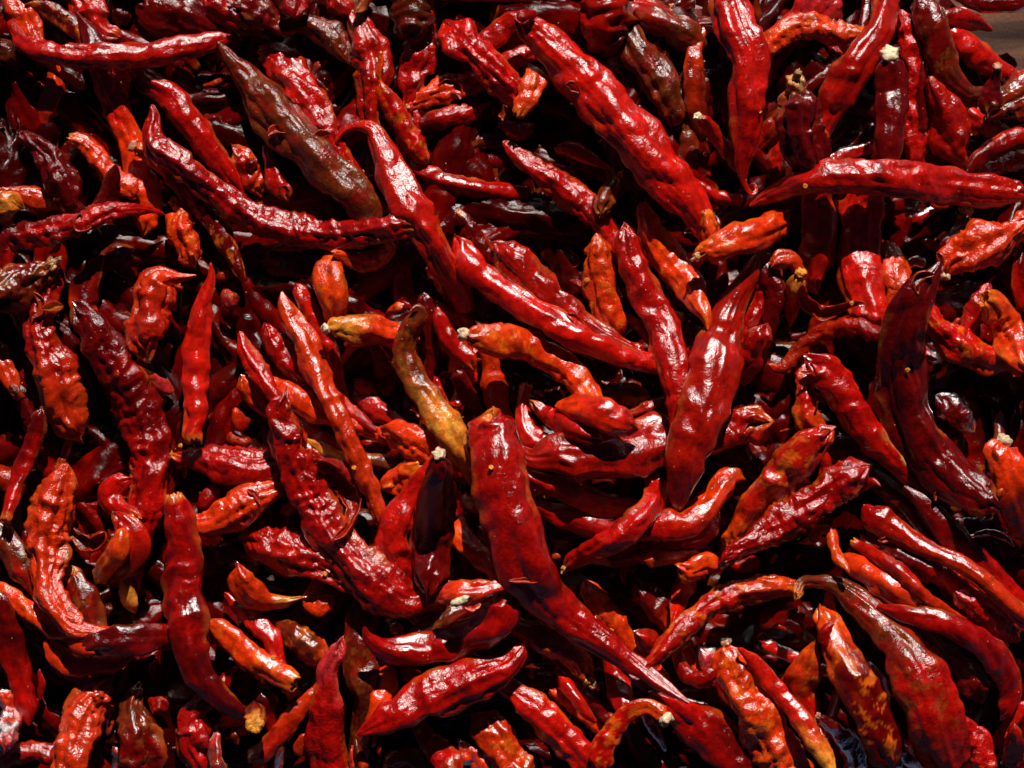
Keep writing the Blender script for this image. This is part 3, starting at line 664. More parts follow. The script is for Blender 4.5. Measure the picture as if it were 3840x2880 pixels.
9 RR bb n 7|24 9 5;20 24 10;24 42 14;31 62 15;41 85 16;54 110 16;66 132 15;80 148 15;94 162 17;111 176 18;130 187 15;148 186 12;162 178 7|long chilli with crisp silvery creases winding down to the lower middle
5 RR pb n 5|33 20 4;42 36 7;55 47 7;69 53 4|thin red chilli with rough lit end above the amber streaked one
5 YB pb n 3|42 46 1;54 54 5;66 61 6;80 66 6;95 66 6;110 69 7;124 73 5|amber and olive streaked chilli crossing under the long slim scarlet one
10 PR bp h 5|54 66 6;66 76 11;78 88 11;83 105 7;80 120 5;73 130 3.5;64 136 1|open maroon husk with a pale twisted tail lying over the long silvery creased chilli
5 RR pb n 5|82 8 5;95 16 8;108 24 9;118 32 6|plump red chilli right of the upper half of the long slim scarlet one
6 SR pp h 8|76 10 1.5;82 22 5;93 32 5;105 42 2|frilly orange edged husk behind the long slim scarlet chilli
4 RR bp n 4|86 -4 5;95 5 5;107 13 1|small pointed red tip in the hollow left of the amber chilli
8 SS bb n 6|109 38 4;122 43 11;135 50 14;147 58 11;154 64 7|bulging orange red pod left of the amber chilli at the centre
6 RR bp n 2|154 -6 4;160 8 3;168 19 1.2;176 20 1;179 18 .8|thin curled dark red tail right of the amber chilli
5 DR pb n 3|173 -12 6;183 8 7;194 24 6|dark red chilli left above the torn head of the big central chilli
4 SS bb f 4|176 25 3;178 32 5;176 38 3|small scarlet bump left of the torn head of the big central chilli
13 RR yp n 4|205 26 9;206 38 19;207 52 21;210 72 22;215 92 23;222 116 22;229 140 21;238 165 20;252 186 17;272 204 15;296 220 12;322 238 9;348 258 6;375 276 1.5|largest central chilli with a tan torn head, tapering far down to the right
8 SO bo n 2|109 92 8;120 84 10;132 78 11;144 70 6|orange red tube with a torn open mouth, leaning on the tan topped dark upright chilli
10 DD sb n 2 U|158 61 5;158 70 9;157 85 14;155 105 17;153 125 18;152 145 17;150 165 17;148 180 12|dark upright chilli with a tan round top, left of the largest central one
8 RR bb n 4|135 97 7;126 110 12;120 125 15;119 140 15;124 158 13|ridged glossy chilli half hidden behind the tan topped dark upright one
8 RR bb n 8|-10 134 7;6 138 14;24 143 17;44 150 16;62 158 12;76 168 6|pleated glossy red chilli with white stripes, lower left of centre
4 SR bb n 5|22 112 6;31 106 5;36 100 3|small orange red end in shade, left of the long silvery creased chilli
6 SY bb n 9|181 94 3;182 103 6;188 106 4|crumpled chilli end with a yellow spot left of the largest central one
9 SO pb n 5|179 114 1.5;177 128 8;186 142 8.5;198 152 8;209 168 6;216 184 5|orange red chilli with a pointed top tucked to the left of the largest central one
6 PR bb n 6|193 124 3;198 130 6;203 138 5|pinkish crinkled bit between the largest central chilli and the pointed orange red one
@ 2 2
7 RR ob n 3|13 0 5;9 20 5;12 38 8;22 50 9;32 52 4|narrow red chilli beside the open ring husk right of the central head
9 RR yb n 4 +3|18 16 4;32 27 8;48 34 11;62 42 10;76 48 7|red chilli with a gnarled orange left end, right of the central head
10 SR pb n 2 +4|37 19 3;55 20 10;72 24 13;92 32 12;107 38 7|smooth arched scarlet chilli right of the centre, above the long lumpy level one
7 BO bp h 8|78 6 6;95 8 9;110 12 9;122 16 4|crumpled brown husk right of the orange chilli with the torn stalk
8 RR bb n 4 +3|4 57 3;18 64 8;38 62 15;60 62 19;85 60 20;108 56 21;128 51 21;145 48 18;162 46 16;178 42 14;192 36 14;208 33 14;220 33 8|long lumpy red chilli lying level under the big sword shaped one
7 RB bb n 6|106 26 5;118 22 7;128 17 6|shiny rough chilli end left of the sword shaped chilli
7 BY bb f 3|111 37 3;115 32 3|small yellow and brown knob on the long lumpy level chilli
7 RR bb n 3 +3|14 80 4;35 88 9;55 95 11;75 103 11;95 106 9;110 106 6|upper of the two parallel level chillies right of the largest central one
8 RR bb n 3|22 106 6;42 114 10;62 121 12;82 125 11;102 122 7|lower of the two parallel level chillies right of the largest central one
11 RR bc n 5|117 80 5;125 91 9;120 104 10;108 118 10;95 130 10;80 138 9;65 146 8;52 153 6;46 159 3|curved red chilli crossing over two level ones, with a dry yellowish lower left end
9 RS by n 3|108 124 8;128 123 13;148 122 12;162 114 12;172 100 12;182 86 11;192 80 8;200 82 3|glossy chilli bending upwards to a ragged orange end, right of the centre
7 DR by n 2|56 148 7;90 148 10;120 145 10;150 137 11;168 124 10;177 110 3|shadowed chilli curving up to a tiny yellow knob, beneath the upward bending one
8 OS bb n 6|114 153 6;128 151 6;143 149 5|orange lit patch of chilli below the level pair, right of centre
9 SO bb n 3|143 157 5;153 161 8;167 156 10;177 161 6|rounded orange red knob below the chilli with the tiny yellow knob
6 OO bb f 2|37 143 3;40 152 5|small glossy orange bead right of the largest central chilli
5 PR pp f 3|33 134 1;40 137 3;50 136 1|small flat pink red scrap right of the largest central chilli
10 RO by n 5|276 40 7;262 51 14;245 67 16;228 85 16;213 103 14;201 120 12;193 133 9;187 141 6|red chilli with a crumpled upper head and golden lower end, lower right of centre
11 RR bb n 9|306 72 6;296 78 12;281 86 14;264 99 14;246 112 14;226 124 13;209 134 10;193 143 7;182 153 3|finely wrinkled red chilli slanting down left, right side lower half
7 RR bb h 5|186 154 5;200 157 6;214 153 6|glossy red flap below the left end of the finely wrinkled chilli
4 SR pb n 3|130 100 2;137 104 4;141 109 3|small red tip behind the foot of the sword shaped chilli
@ 3 2
7 RO bb n 7|32 4 5;33 15 9;34 28 10;41 36 6|small crinkled chilli behind the thin curved stalk, right side
8 BO pp t 2|43 14 .8;41 24 1;35 31 1;27 36 1;10 41 .8|thin curved dry stalk lying right of the sword shaped chilli
7 DD bb n 3|148 12 10;163 25 11;176 38 8|black chilli behind the huge blackish one near the right edge
8 BB pb n 4|201 22 1;200 32 5;200 44 6|olive pointed bit above the cream stalked chilli at the right edge
9 SD sb n 4|203 50 7;200 56 11;207 75 14;212 95 15;218 115 14;224 135 10|chilli with a cream stalk scar and a broken hollow ring, at the right edge
9 RO bb h 7|174 100 3;186 101 6;197 98 6;203 90 3|bright torn rim at the foot of the huge blackish chilli
8 DR pb n 3|117 88 3;130 100 6;143 114 9;157 130 12;172 145 12;188 160 10;205 176 8;224 194 7|dark red chilli slanting towards the lower right edge, above the long thin glossy one
5 DD bb n 3|100 88 10;120 108 12;134 126 12;140 140 8|plum coloured chilli in the shade below the crimson one with the yellow edge
10 RS pb n 3|82 104 3;92 115 12;107 124 12;122 134 9;138 143 8;155 151 7.5;172 160 8;190 174 8;208 190 8;228 208 7|long thin glossy red chilli with a hollow wide head slanting to the right edge
8 DR bb n 6|80 128 6;95 140 7;115 150 9;135 158 10;158 168 10;178 182 8|wrinkled maroon chilli just under the long thin glossy one
10 OO pp n 6|29 137 2;38 134 5;45 126 4;54 127 4;56 138 5;60 150 4.5;66 157 3;70 163 1.5|twisted orange chilli tip hanging below the finely wrinkled one
9 SS pb n 2|64 147 4;78 158 12;98 170 13;120 182 12;142 196 9|broad scarlet chilli right of the twisted orange tip
9 RS ob n 2|72 136 4;86 144 6;102 154 7;118 166 7;134 182 6;148 192 5;162 200 2|slim scarlet chilli running alongside the broad scarlet one
6 DD pp n 3|172 133 1;188 128 2.5;204 132 3;213 141 .8|thin black glinting chilli tail in the dark at the right
6 RR bb n 3|46 55 4;50 68 6;48 80 4|dark red bit between the finely wrinkled chilli and the crimson one with the yellow edge
9 RR pp h 3|74 96 2;84 88 4;91 84 3.5;98 89 .8|leaf like red skin curling off the right end of the finely wrinkled chilli
5 SS pp f 2|2 155 1;5 150 2;8 146 1|tiny scarlet sliver under the finely wrinkled chilli
@ 0 3
7 SO pb n 5|-8 8 5;5 14 6;18 24 8;30 35 9;42 43 9;55 48 8;65 50 6|orange tinged chilli from the left edge, running under the very wrinkled scarlet one's foot
7 DR bp n 3|0 16 6;5 45 11;12 70 11;18 95 9;23 115 8;25 129 2|dark red chilli pointing down along the left edge near the bottom left corner
6 DB cb n 2|61 -3 5;66 6 9;75 25 13;82 42 9|dark pod with a ragged pale scar beside the very wrinkled scarlet chilli's foot
5 DY bb n 2|108 6 7;111 18 7;115 27 6;117 31 3|dark chilli with a small yellow tip below the kidney shaped pod
8 RD bb n 5|148 52 11;125 54 13;105 55 14;85 58 12;72 64 7|dimpled dark red chilli lying level left of the long dark upright one
7 SR pp n 4|40 54 4;48 68 9;62 77 9;82 77 8;100 76 6;116 68 2|red chilli with a folded left end under the dimpled dark red one
9 PS pp h 3|58 54 2;65 60 6;75 64 5;82 67 2|shiny pinkish flap with an orange corner on the dimpled dark red chilli
8 SO po n 3|180 38 3;190 45 8;203 56 9.5;215 67 10;228 76 10;245 86 10;256 92 8|orange red chilli with a hollow cut end, right of the long dark upright one
8 SS bb n 6|93 91 9;84 102 14;76 115 16;70 130 17;64 145 16;60 160 14;57 180 14|puffy scarlet chilli leaning down left near the bottom left corner
7 BD cb n 3|117 101 5;114 112 9;118 130 15;123 148 18;127 172 18|wide olive brown chilli with a round dry stalk, at the bottom edge left
5 SS bb n 3|99 114 3;96 125 3;93 137 2|small scarlet strip between the puffy chilli and the wide olive brown one
6 RP pb f 6|128 105 3;138 112 8;143 121 3|wrinkled red skin scrap right of the round dry stalk
7 RR bb n 8|172 114 7;166 123 11;169 135 14;166 146 13;172 157 11;181 170 7|mauve sheened crinkled chilli near the bottom edge, below the long dark upright one's foot
8 RB pb n 3|188 134 3;186 150 6;190 172 8|narrow brown chilli standing right of the mauve sheened one at the bottom
7 YB pp f 3|185 128 2;192 133 4;197 139 2|olive pod scrap left of the yellow cut stalk disc
7 OB pp f 3|200 131 1;203 138 4;206 146 1|small brown leaf like scrap below the yellow cut stalk disc
8 SR bb n 8|-2 98 5;6 107 7;9 118 8;5 132 10;4 150 10|bent scarlet chilli at the left edge near the bottom left corner
7 RR bb n 7|-8 158 9;15 153 9;35 153 9;50 158 9|crinkled rosy chilli lying level in the bottom left corner
5 SS pp f 2|136 70 1;131 80 3;133 90 1|tiny red pointed scrap below the dimpled dark red chilli
5 RR pp f 3|34 80 1;36 95 3;34 108 1|thin red scrap beside the dark red chilli of the lower left edge
6 PR pp h 3|207 79 1;201 82 3;198 90 2;197 97 1.5|tiny twisted pinkish skin in the gap below the hollow cut chilli
9 SY by n 5|206 -8 6;210 4 10;218 14 12;230 21 8;245 22 5;260 19 1|short chilli with a white sheen and a yellow brown beak to the right, lower left
7 RR pb n 4|194 14 2;208 28 6;222 42 8;235 55 8;239 68 4|dark red chilli passing under the beaked one in the lower left
5 SY bb n 8|98 148 4;103 156 5;98 168 4|crumpled shiny scrap at the bottom edge left of the wide olive brown chilli
9 YD sb n 2 U|220 128 7;221 120 8;220 110 8|chilli end showing a yellow cut stalk disc, bottom left
6 DR bb n 4|226 98 6;231 110 8;234 122 6|small dark red chilli right of the yellow cut stalk disc
@ 1 3
7 SS bb n 8|52 8 5;47 20 7;55 26 8;65 19 7|crumpled pink and scarlet knot in the dark lower left of centre
7 BO pp n 3|14 37 2;26 46 8;38 54 12;50 64 12;62 74 8|flat brown and orange streaked chilli slanting to the pinkish upright one, bottom left of centre
9 PR bb n 4|73 58 5;68 68 7;62 80 8;62 95 9;60 110 12;61 125 14;62 145 15;65 165 15;68 185 14|upright chilli with a rosy sheened neck and a dull wide body, bottom left of centre
6 DB bb n 3|97 12 8;91 40 12;88 60 13;90 85 14;95 105 12;92 128 8|broad shadowed maroon chilli behind the tail of the crescent shaped one
11 RR pb n 2|93 43 1.2;97 53 4.5;108 61 8;125 65 11;145 64 13.5;165 60 14.5;185 52 15;202 42 15;213 28 14;216 16 9|crescent shaped smooth red chilli with a thin tip turned up at left, below the centre
11 SR bb n 5 +3|158 21 7;172 16 10;188 14 10;202 11 7;209 9 3|short scarlet pod holding a cream coloured stub, on top of the crescent shaped chilli
12 WW bb t 3 +5|168 25 3;175 22 3.6;184 18 3|cream coloured stub lodged in the short scarlet pod below the centre
8 DB bb n 2|176 28 10;160 36 10;145 46 7|black chilli under the short scarlet pod with the cream stub
6 SY cb n 7|115 38 4;119 44 6;126 52 5|small crumpled end with a pale stub, left above the crescent shaped chilli
7 SS pb n 4|109 70 3;112 84 9;109 100 9;104 114 3|red chilli between the crescent shaped one and the creased big one below it
6 RR bb n 4|130 78 7;136 88 8;142 98 7|red chilli bit showing under the middle of the crescent shaped one
5 OS bb n 5|94 104 5;97 114 5;98 122 3|small orange red piece left of the creased big chilli near the bottom
11 RR pp n 5|86 138 1;100 130 8;120 120 14;140 109 17;160 100 18;182 92 17;202 84 15;218 76 11;228 66 7;231 60 2.5|big red chilli with sharp white creases rising to the right, bottom centre
8 BO pp h 3|86 140 1.5;88 152 4;95 168 5|thin brown husk hanging from the left tip of the creased big chilli
7 OS bb n 3|84 148 4;89 160 7;92 174 7|orange red piece at the bottom edge beneath the creased big chilli's left tip
6 RR bb n 4|110 162 6;125 156 8;145 160 9;162 170 8|glossy red chilli along the bottom edge below the creased big one
7 BR bb n 3|142 132 7;150 144 10;162 156 12;176 172 12|brown red chilli slanting to the bottom edge, bottom centre
8 SO bb n 4|190 120 6;199 129 13;210 145 15;222 162 16;236 182 16|orange flanked broad chilli reaching the bottom edge just right of centre
8 SS bb n 9|175 141 4;182 152 7;192 160 7;202 172 6|crumpled bright red chilli against the left side of the orange flanked broad one
7 SR bb n 3|44 107 5;32 120 8;22 135 8;10 148 8;-4 160 9|dark chilli with a square sunlit patch slanting down left near the bottom
6 SS bb f 6|44 136 3;37 146 5;46 154 4|small ragged scarlet scrap left of the wide rosy necked chilli
6 BR pb n 3|22 146 4;19 158 5;18 174 5|narrow brown chilli at the bottom edge, right of the sunlit patched one
6 YY pp f 3|14 101 1;17 106 2.5;19 110 1|pale yellow stalk bit under the hollow cut chilli
6 SS pp f 2|107 146 1;106 151 2;107 155 1|tiny bright scarlet fleck under the creased big chilli
@ 2 3
7 OS bb n 4|64 4 7;72 18 10;80 30 10;90 42 10;100 54 7|orange flanked chilli behind the tapering end of the largest central one
6 DS bb n 5|108 4 12;122 22 13;131 34 12;136 43 5|purple shaded chilli with a red lit lower edge, right of the tapering central tail
8 SR bp n 5|154 -6 7;149 8 9;144 22 7;140 34 4;138 44 1|red cone pointing down, left of the long arching chilli
11 OR pb n 6|252 12 5;232 9 9;210 11 11;190 17 11;170 27 10;155 39 10;142 51 9;132 62 8;123 72 4|long arching chilli, orange at right and pleated red at left, lower right of centre
8 RR bb n 4|107 49 5;117 56 9;127 68 6|small glossy red chilli tucked left of the foot of the long arching one
9 RO bc n 5|10 46 7;20 50 10;38 58 11;52 68 10;60 79 9;65 89 5|red chilli ending in a torn cream and orange stalk, left under the central tail
4 SS bb f 2|13 86 3;20 84 4|shiny red bead left below the torn cream stalk
9 RR pp n 3|37 79 2;46 92 6;55 105 6;64 118 5;73 127 2|thin dark red chilli sloping below the torn cream stalk
6 DD bb n 3|58 92 8;68 104 9;80 118 7|black chilli between the thin dark red one and the smooth red stub
7 SS bb n 7|33 98 5;45 107 6;60 118 6;76 133 6|ragged edged scarlet chilli behind the long glossy one at the bottom
8 RR bb n 1|86 80 6;89 90 9;94 104 10;99 115 7|smooth red stub below the central tail, near the bottom
6 PB bb n 4|118 100 3;126 104 5;136 106 4|tan and rosy chilli bit in shade under the central tail
9 YR bb h 4|154 57 2;144 65 4;146 78 6;155 87 7;166 88 7;177 81 5|yellow edged curled husk left of the orange blotched broad chilli
8 PP bb n 5|163 63 6;170 72 8;173 82 6|white sheened chilli end inside the yellow edged curled husk
10 SO sb n 6|185 58 5;187 68 11;192 82 15;201 98 17;210 112 18;217 128 18;225 145 18;236 165 18;248 188 16|broad orange blotched chilli with a tan stalk scar, reaching the bottom edge right of centre
10 RR bb n 5|3 101 5;12 108 11;28 122 13;43 138 13;57 152 13;72 168 11|long glossy red chilli with a wavy ridge reaching the bottom edge at the centre
11 OR sb n 4|132 123 7;122 114 6;110 113 6.5;98 120 7.5;88 132 8.5;80 146 10;78 168 10|curled orange chilli with a cream torn end, bottom right of centre
8 PR bp n 4|117 124 5;125 136 5;133 152 2|pinkish wrinkled skin beneath the curled orange chilli
9 RD bb n 4|138 113 9;150 121 14;165 131 17;180 143 18;195 158 18;207 176 16|large dark red chilli with slanting ridges at the bottom, right of the curled orange one
8 SS bb f 4|83 118 2;87 123 4|tiny scarlet bump left of the curled orange chilli
5 DD bb n 3|102 134 8;112 150 10;126 168 10|black chilli in the hollow under the curled orange one
@ 3 3
12 BR cb n 4|26 15 3;30 6 5;44 5 6;60 9 8;78 22 11;95 38 14;112 56 16;125 75 19;135 95 21;145 120 22;152 145 21;158 172 18|huge brown mottled chilli with a crooked yellow stalk, reaching the bottom edge at right
11 OD bb n 2|45 27 7;50 40 11;56 55 13;65 75 15;75 92 16;85 108 16;93 125 16;100 145 15;107 168 13|orange topped chilli darkening downwards, left of the huge brown mottled one
8 OR pb n 1|41 56 2;35 70 9;30 85 13;28 98 13;33 112 7|plump teardrop shaped orange red pod at lower right
7 RR bb n 3|-6 57 6;12 66 6;29 73 5|dark red chilli left of the plump teardrop shaped pod
6 SS bb f 6|-2 82 4;6 88 4;15 90 3|crumpled scarlet scrap left below the plump teardrop shaped pod
12 RY pp n 2|-26 62 2;-10 76 6;2 92 7;16 108 7;30 125 8;40 142 8;50 158 7;57 174 3|shiny slim chilli turning yellow at its lower end, lying on the orange blotched broad one
7 RR pb n 3|84 74 4;91 85 8;97 98 7;101 114 4|red chilli squeezed between the orange topped one and the huge brown mottled one
11 RR pb n 1|93 26 2;108 30 5;125 34 7.5;145 38 9;165 46 10;185 58 11;201 75 12;209 92 10;209 106 8;205 115 6.5;202 121 3|long smooth red chilli bowing down along the right edge with a rosy blunt foot
8 RR bb n 9|162 12 8;182 24 13;200 37 14;217 54 10|crinkled maroon chilli with twin white glints, right edge lower part
6 SS bb n 8|140 60 4;145 68 6;147 80 4|small crumpled scarlet end in the dark right of the huge brown mottled one
9 RR bb n 8|172 131 4;181 140 9;186 155 9;188 172 9|crinkled pink red chilli standing at the bottom edge near the right corner
9 RR bb n 5|213 129 4;212 145 8;211 168 9|wrinkled chilli with two ridges in the bottom right corner
10 DB sb n 3|44 121 3;52 127 5;65 138 8;74 150 9;79 170 8|short olive brown chilli with an orange stub, near the bottom at right
6 RR bb n 3|58 110 5;54 124 6;52 140 7;56 154 6|red chilli in shade left of the orange topped one near the bottom
7 RB bb n 4|114 148 5;125 160 8;134 176 8|mottled red chilli at the bottom edge between the two broad ones at right
6 BR bb f 4|17 31 3;25 34 6;32 34 3|rough brown bit below the crooked yellow stalk
6 SS pp f 3|3 44 1;10 43 3;16 47 1|small pinkish red scrap left below the crooked yellow stalk
6 DD bb n 5|160 70 9;175 88 12;185 108 12|black ridged chilli in the hollow at the lower right
8 RR bb n 4|226 108 5;219 116 5;214 126 4|dark glossy bit at the right edge near the bottom corner
"""

# ---------------------------------------------------------------- the setting: the brown surface under the heap
def ground():
    me = bpy.data.meshes.new('ground')
    n = 120; a = 1.6
    g = np.linspace(-a, a, n); X, Y = np.meshgrid(g, g)
    Zz = -0.002+0.0012*noise(X*6, Y*6, 0.4)
    V = np.stack([X, Y, Zz], -1).reshape(-1, 3)
    i, j = np.meshgrid(np.arange(n-1), np.arange(n-1), indexing='ij')
    F = np.stack([i*n+j, i*n+j+1, (i+1)*n+j+1, (i+1)*n+j], -1).reshape(-1, 4)
    m = bpy.data.materials.new('worn_brown_board'); m.use_nodes = True
    nt = m.node_tree; L = nt.links.new; b = nt.nodes['Principled BSDF']
    tc = nn(nt, 'ShaderNodeTexCoord'); mp = nn(nt, 'ShaderNodeMapping')
    mp.inputs['Rotation'].default_value = (0, 0, math.radians(-40)); mp.inputs['Scale'].default_value = (6, 45, 6)
    L(tc.outputs['Object'], mp.inputs[0])
    n1 = nn(nt, 'ShaderNodeTexNoise'); n1.inputs['Scale'].default_value = 1.6; n1.inputs['Detail'].default_value = 8; n1.inputs['Roughness'].default_value = 0.6
    L(mp.outputs[0], n1.inputs['Vector'])
    n2 = nn(nt, 'ShaderNodeTexNoise'); n2.inputs['Scale'].default_value = 900; n2.inputs['Detail'].default_value = 4
    L(tc.outputs['Object'], n2.inputs['Vector'])
    cr = nn(nt, 'ShaderNodeValToRGB'); e = cr.color_ramp.elements
    e[0].position = 0.36; e[0].color = (0.035, 0.018, 0.015, 1); e[1].position = 0.66; e[1].color = (0.24, 0.105, 0.055, 1)
    k = e.new(0.5); k.color = (0.085, 0.042, 0.030, 1)
    L(n1.outputs[0], cr.inputs[0])
    mr = nn(nt, 'ShaderNodeMapRange'); mr.inputs[3].default_value = 0.6; mr.inputs[4].default_value = 1.35; L(n2.outputs[0], mr.inputs[0])
    mul = nn(nt, 'ShaderNodeMix', data_type='RGBA', blend_type='MULTIPLY'); mul.inputs[0].default_value = 1
    L(cr.outputs[0], mul.inputs[6]); L(mr.outputs[0], mul.inputs[7]); L(mul.outputs[2], b.inputs['Base Color'])
    b.inputs['Roughness'].default_value = 0.8; b.inputs['Specular IOR Level'].default_value = 0.15
    bp = nn(nt, 'ShaderNodeBump'); bp.inputs['Strength'].default_value = 0.7; bp.inputs['Distance'].default_value = 0.0008
    ad = nn(nt, 'ShaderNodeMath', operation='MULTIPLY_ADD'); ad.inputs[1].default_value = 0.3
    L(n2.outputs[0], ad.inputs[0]); L(n1.outputs[0], ad.inputs[2]); L(ad.outputs[0], bp.inputs['Height']); L(bp.outputs[0], b.inputs['Normal'])
    me = make_mesh('ground', V, F, np.ones((len(V), 3))*0.1, m)
    o = link('ground', me); o['kind'] = 'structure'
ground()

def clear_corner(u, v):
    """the bare surface shows beyond this line, at the upper right"""
    return (v-118) > -0.95*(u-166)

# ---------------------------------------------------------------- the mass of chillies underneath and around
def fix(V, F):
    a, b, c = V[F[:, 0]], V[F[:, 1]], V[F[:, 2]]
    return F if np.einsum('ij,ij->i', a, np.cross(b, c)).sum() > 0 else F[:, ::-1]
def bed():
    rnd = np.random.RandomState(11)
    Vs, Fs, Cs, base = [], [], [], 0
    jobs = []
    for q in range(BED_IN): jobs.append((rnd.uniform(-190, 190), rnd.uniform(-145, 145)))
    for q in range(BED_OUT):
        while True:
            x, y = rnd.uniform(-270, 270), rnd.uniform(-215, 215)
            if abs(x) > 182 or abs(y) > 138: break
        jobs.append((x, y))
    for q, (x, y) in enumerate(jobs):
        L = rnd.uniform(42, 85); a = rnd.uniform(0, math.pi); r = rnd.uniform(3.6, 6.2)
        n = 5; t = np.linspace(-.5, .5, n); bend = rnd.uniform(-9, 9)
        px = x+np.cos(a)*t*L-np.sin(a)*bend*(4*t*t-.5); py = y+np.sin(a)*t*L+np.cos(a)*bend*(4*t*t-.5)
        if clear_corner(px, py).any() or (q >= BED_IN and ((abs(px) < 181) & (abs(py) < 136)).any()): continue
        w = r*np.array([0.6, 1, 1, 0.85, 0.3])
        fine = BED_LOW <= q < BED_IN
        Q, s = resample(np.stack([px, py, w], 1), 1.5 if fine else 3.4)
        z = rest(Q[:, 0], Q[:, 1], Q[:, 2], s, stiff=22, press=0.25)
        X, f = to_world(Q[:, 0], Q[:, 1], np.where(np.hypot(np.maximum(np.abs(Q[:, 0])-185, 0), np.maximum(np.abs(Q[:, 1])-140, 0)) > 0, z*0.8, z*0.38)+2)
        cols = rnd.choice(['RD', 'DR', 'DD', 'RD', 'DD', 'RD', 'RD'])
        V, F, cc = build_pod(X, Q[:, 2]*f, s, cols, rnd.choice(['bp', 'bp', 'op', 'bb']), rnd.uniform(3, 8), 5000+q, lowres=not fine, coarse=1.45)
        cc = cc*(rnd.uniform(0.2, 0.5) if fine else 0.3)  # pod colour scaled down to paint in the shade of the gaps
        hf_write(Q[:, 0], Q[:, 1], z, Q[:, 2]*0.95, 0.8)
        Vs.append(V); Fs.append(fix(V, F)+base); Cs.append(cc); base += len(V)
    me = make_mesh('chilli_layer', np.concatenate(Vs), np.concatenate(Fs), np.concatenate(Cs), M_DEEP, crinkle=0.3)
    print('bed tris', 2*len(me.polygons))
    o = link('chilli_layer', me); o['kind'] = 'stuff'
    o['label'] = 'mass of dried chillies coloured dark for shade, lying under and around the ones on top'
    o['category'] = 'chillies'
bed()
HF[:] = HF*0.40+2.5

# ---------------------------------------------------------------- every chilli that can be told apart
UNIT = 0.4069
rows = []; tile = (0, 0)
for line in DATA.strip().splitlines():
    if line.startswith('@'):
        tile = tuple(int(t) for t in line.split()[1:]); continue
    head, pts, label = line.split('|')
    h = head.split()
    P = np.array([[float(t) for t in p.split()] for p in pts.split(';')])
    u = (tile[0]*221.2+P[:, 0])*UNIT-180.0; v = 135.0-(tile[1]*165.9+P[:, 1])*UNIT; P[:, 2] *= 0.99
    rows.append(dict(layer=int(h[0]), cols=h[1], ends=h[2], kind=h[3], wr=float(h[4]), up='U' in h[5:], plus=sum(float(t) for t in h[5:] if t[0] == '+'),
                     P=np.stack([u, v, P[:, 2]*UNIT], 1), label=label))
order = sorted(range(len(rows)), key=lambda i: (rows[i]['layer'], i))
# run the hidden ends on beneath the chillies that cover them
OWN = np.full((NYg, NXg), -1)
def cells(u, v): return (np.clip(((v+GY)/CELL).astype(int), 0, NYg-1), np.clip(((u+GX)/CELL).astype(int), 0, NXg-1))
for i in reversed(order):
    d = rows[i]
    if d['kind'] == 'n':
        P = d['P']
        for e in (0, 1):
            if d['ends'][e] != 'b': continue
            a = P[0] if e == 0 else P[-1]; b = P[1] if e == 0 else P[-2]
            t = (a-b)[:2]; t /= np.linalg.norm(t)+1e-6
            w0 = max(a[2], 0.8*b[2]); ext = 0
            for k in range(1, 24):
                p = a[:2]+t*k
                nrm = np.array([-t[1], t[0]])*w0*0.8
                iy, ix = cells(np.array([p[0], p[0]+nrm[0], p[0]-nrm[0]]), np.array([p[1], p[1]+nrm[1], p[1]-nrm[1]]))
                if (OWN[iy, ix] >= 0).sum() >= 2: ext = k
                elif k > ext+3: break
            ext -= w0*0.5
            if ext > 1.5:
                a2 = a.copy(); a2[2] = w0*0.95
                P = np.vstack([[*(a[:2]+t*ext), w0*0.75], a2, P[1:]]) if e == 0 else np.vstack([P[:-1], a2, [*(a[:2]+t*ext), w0*0.75]])
        d['P'] = P
    Q, s = resample(d['P'], 1.0)
    for x, y, r in Q:
        x0, y0 = int((x+GX)/CELL), int((y+GY)/CELL); k = int(r*0.9/CELL)
        OWN[max(0, y0-k):y0+k+1, max(0, x0-k):x0+k+1] = i
ZL = {}
GROUPS = dict(n='dried chillies heaped together', h='dried chillies heaped together', f='loose scraps of chilli skin', t='loose dried stalks')
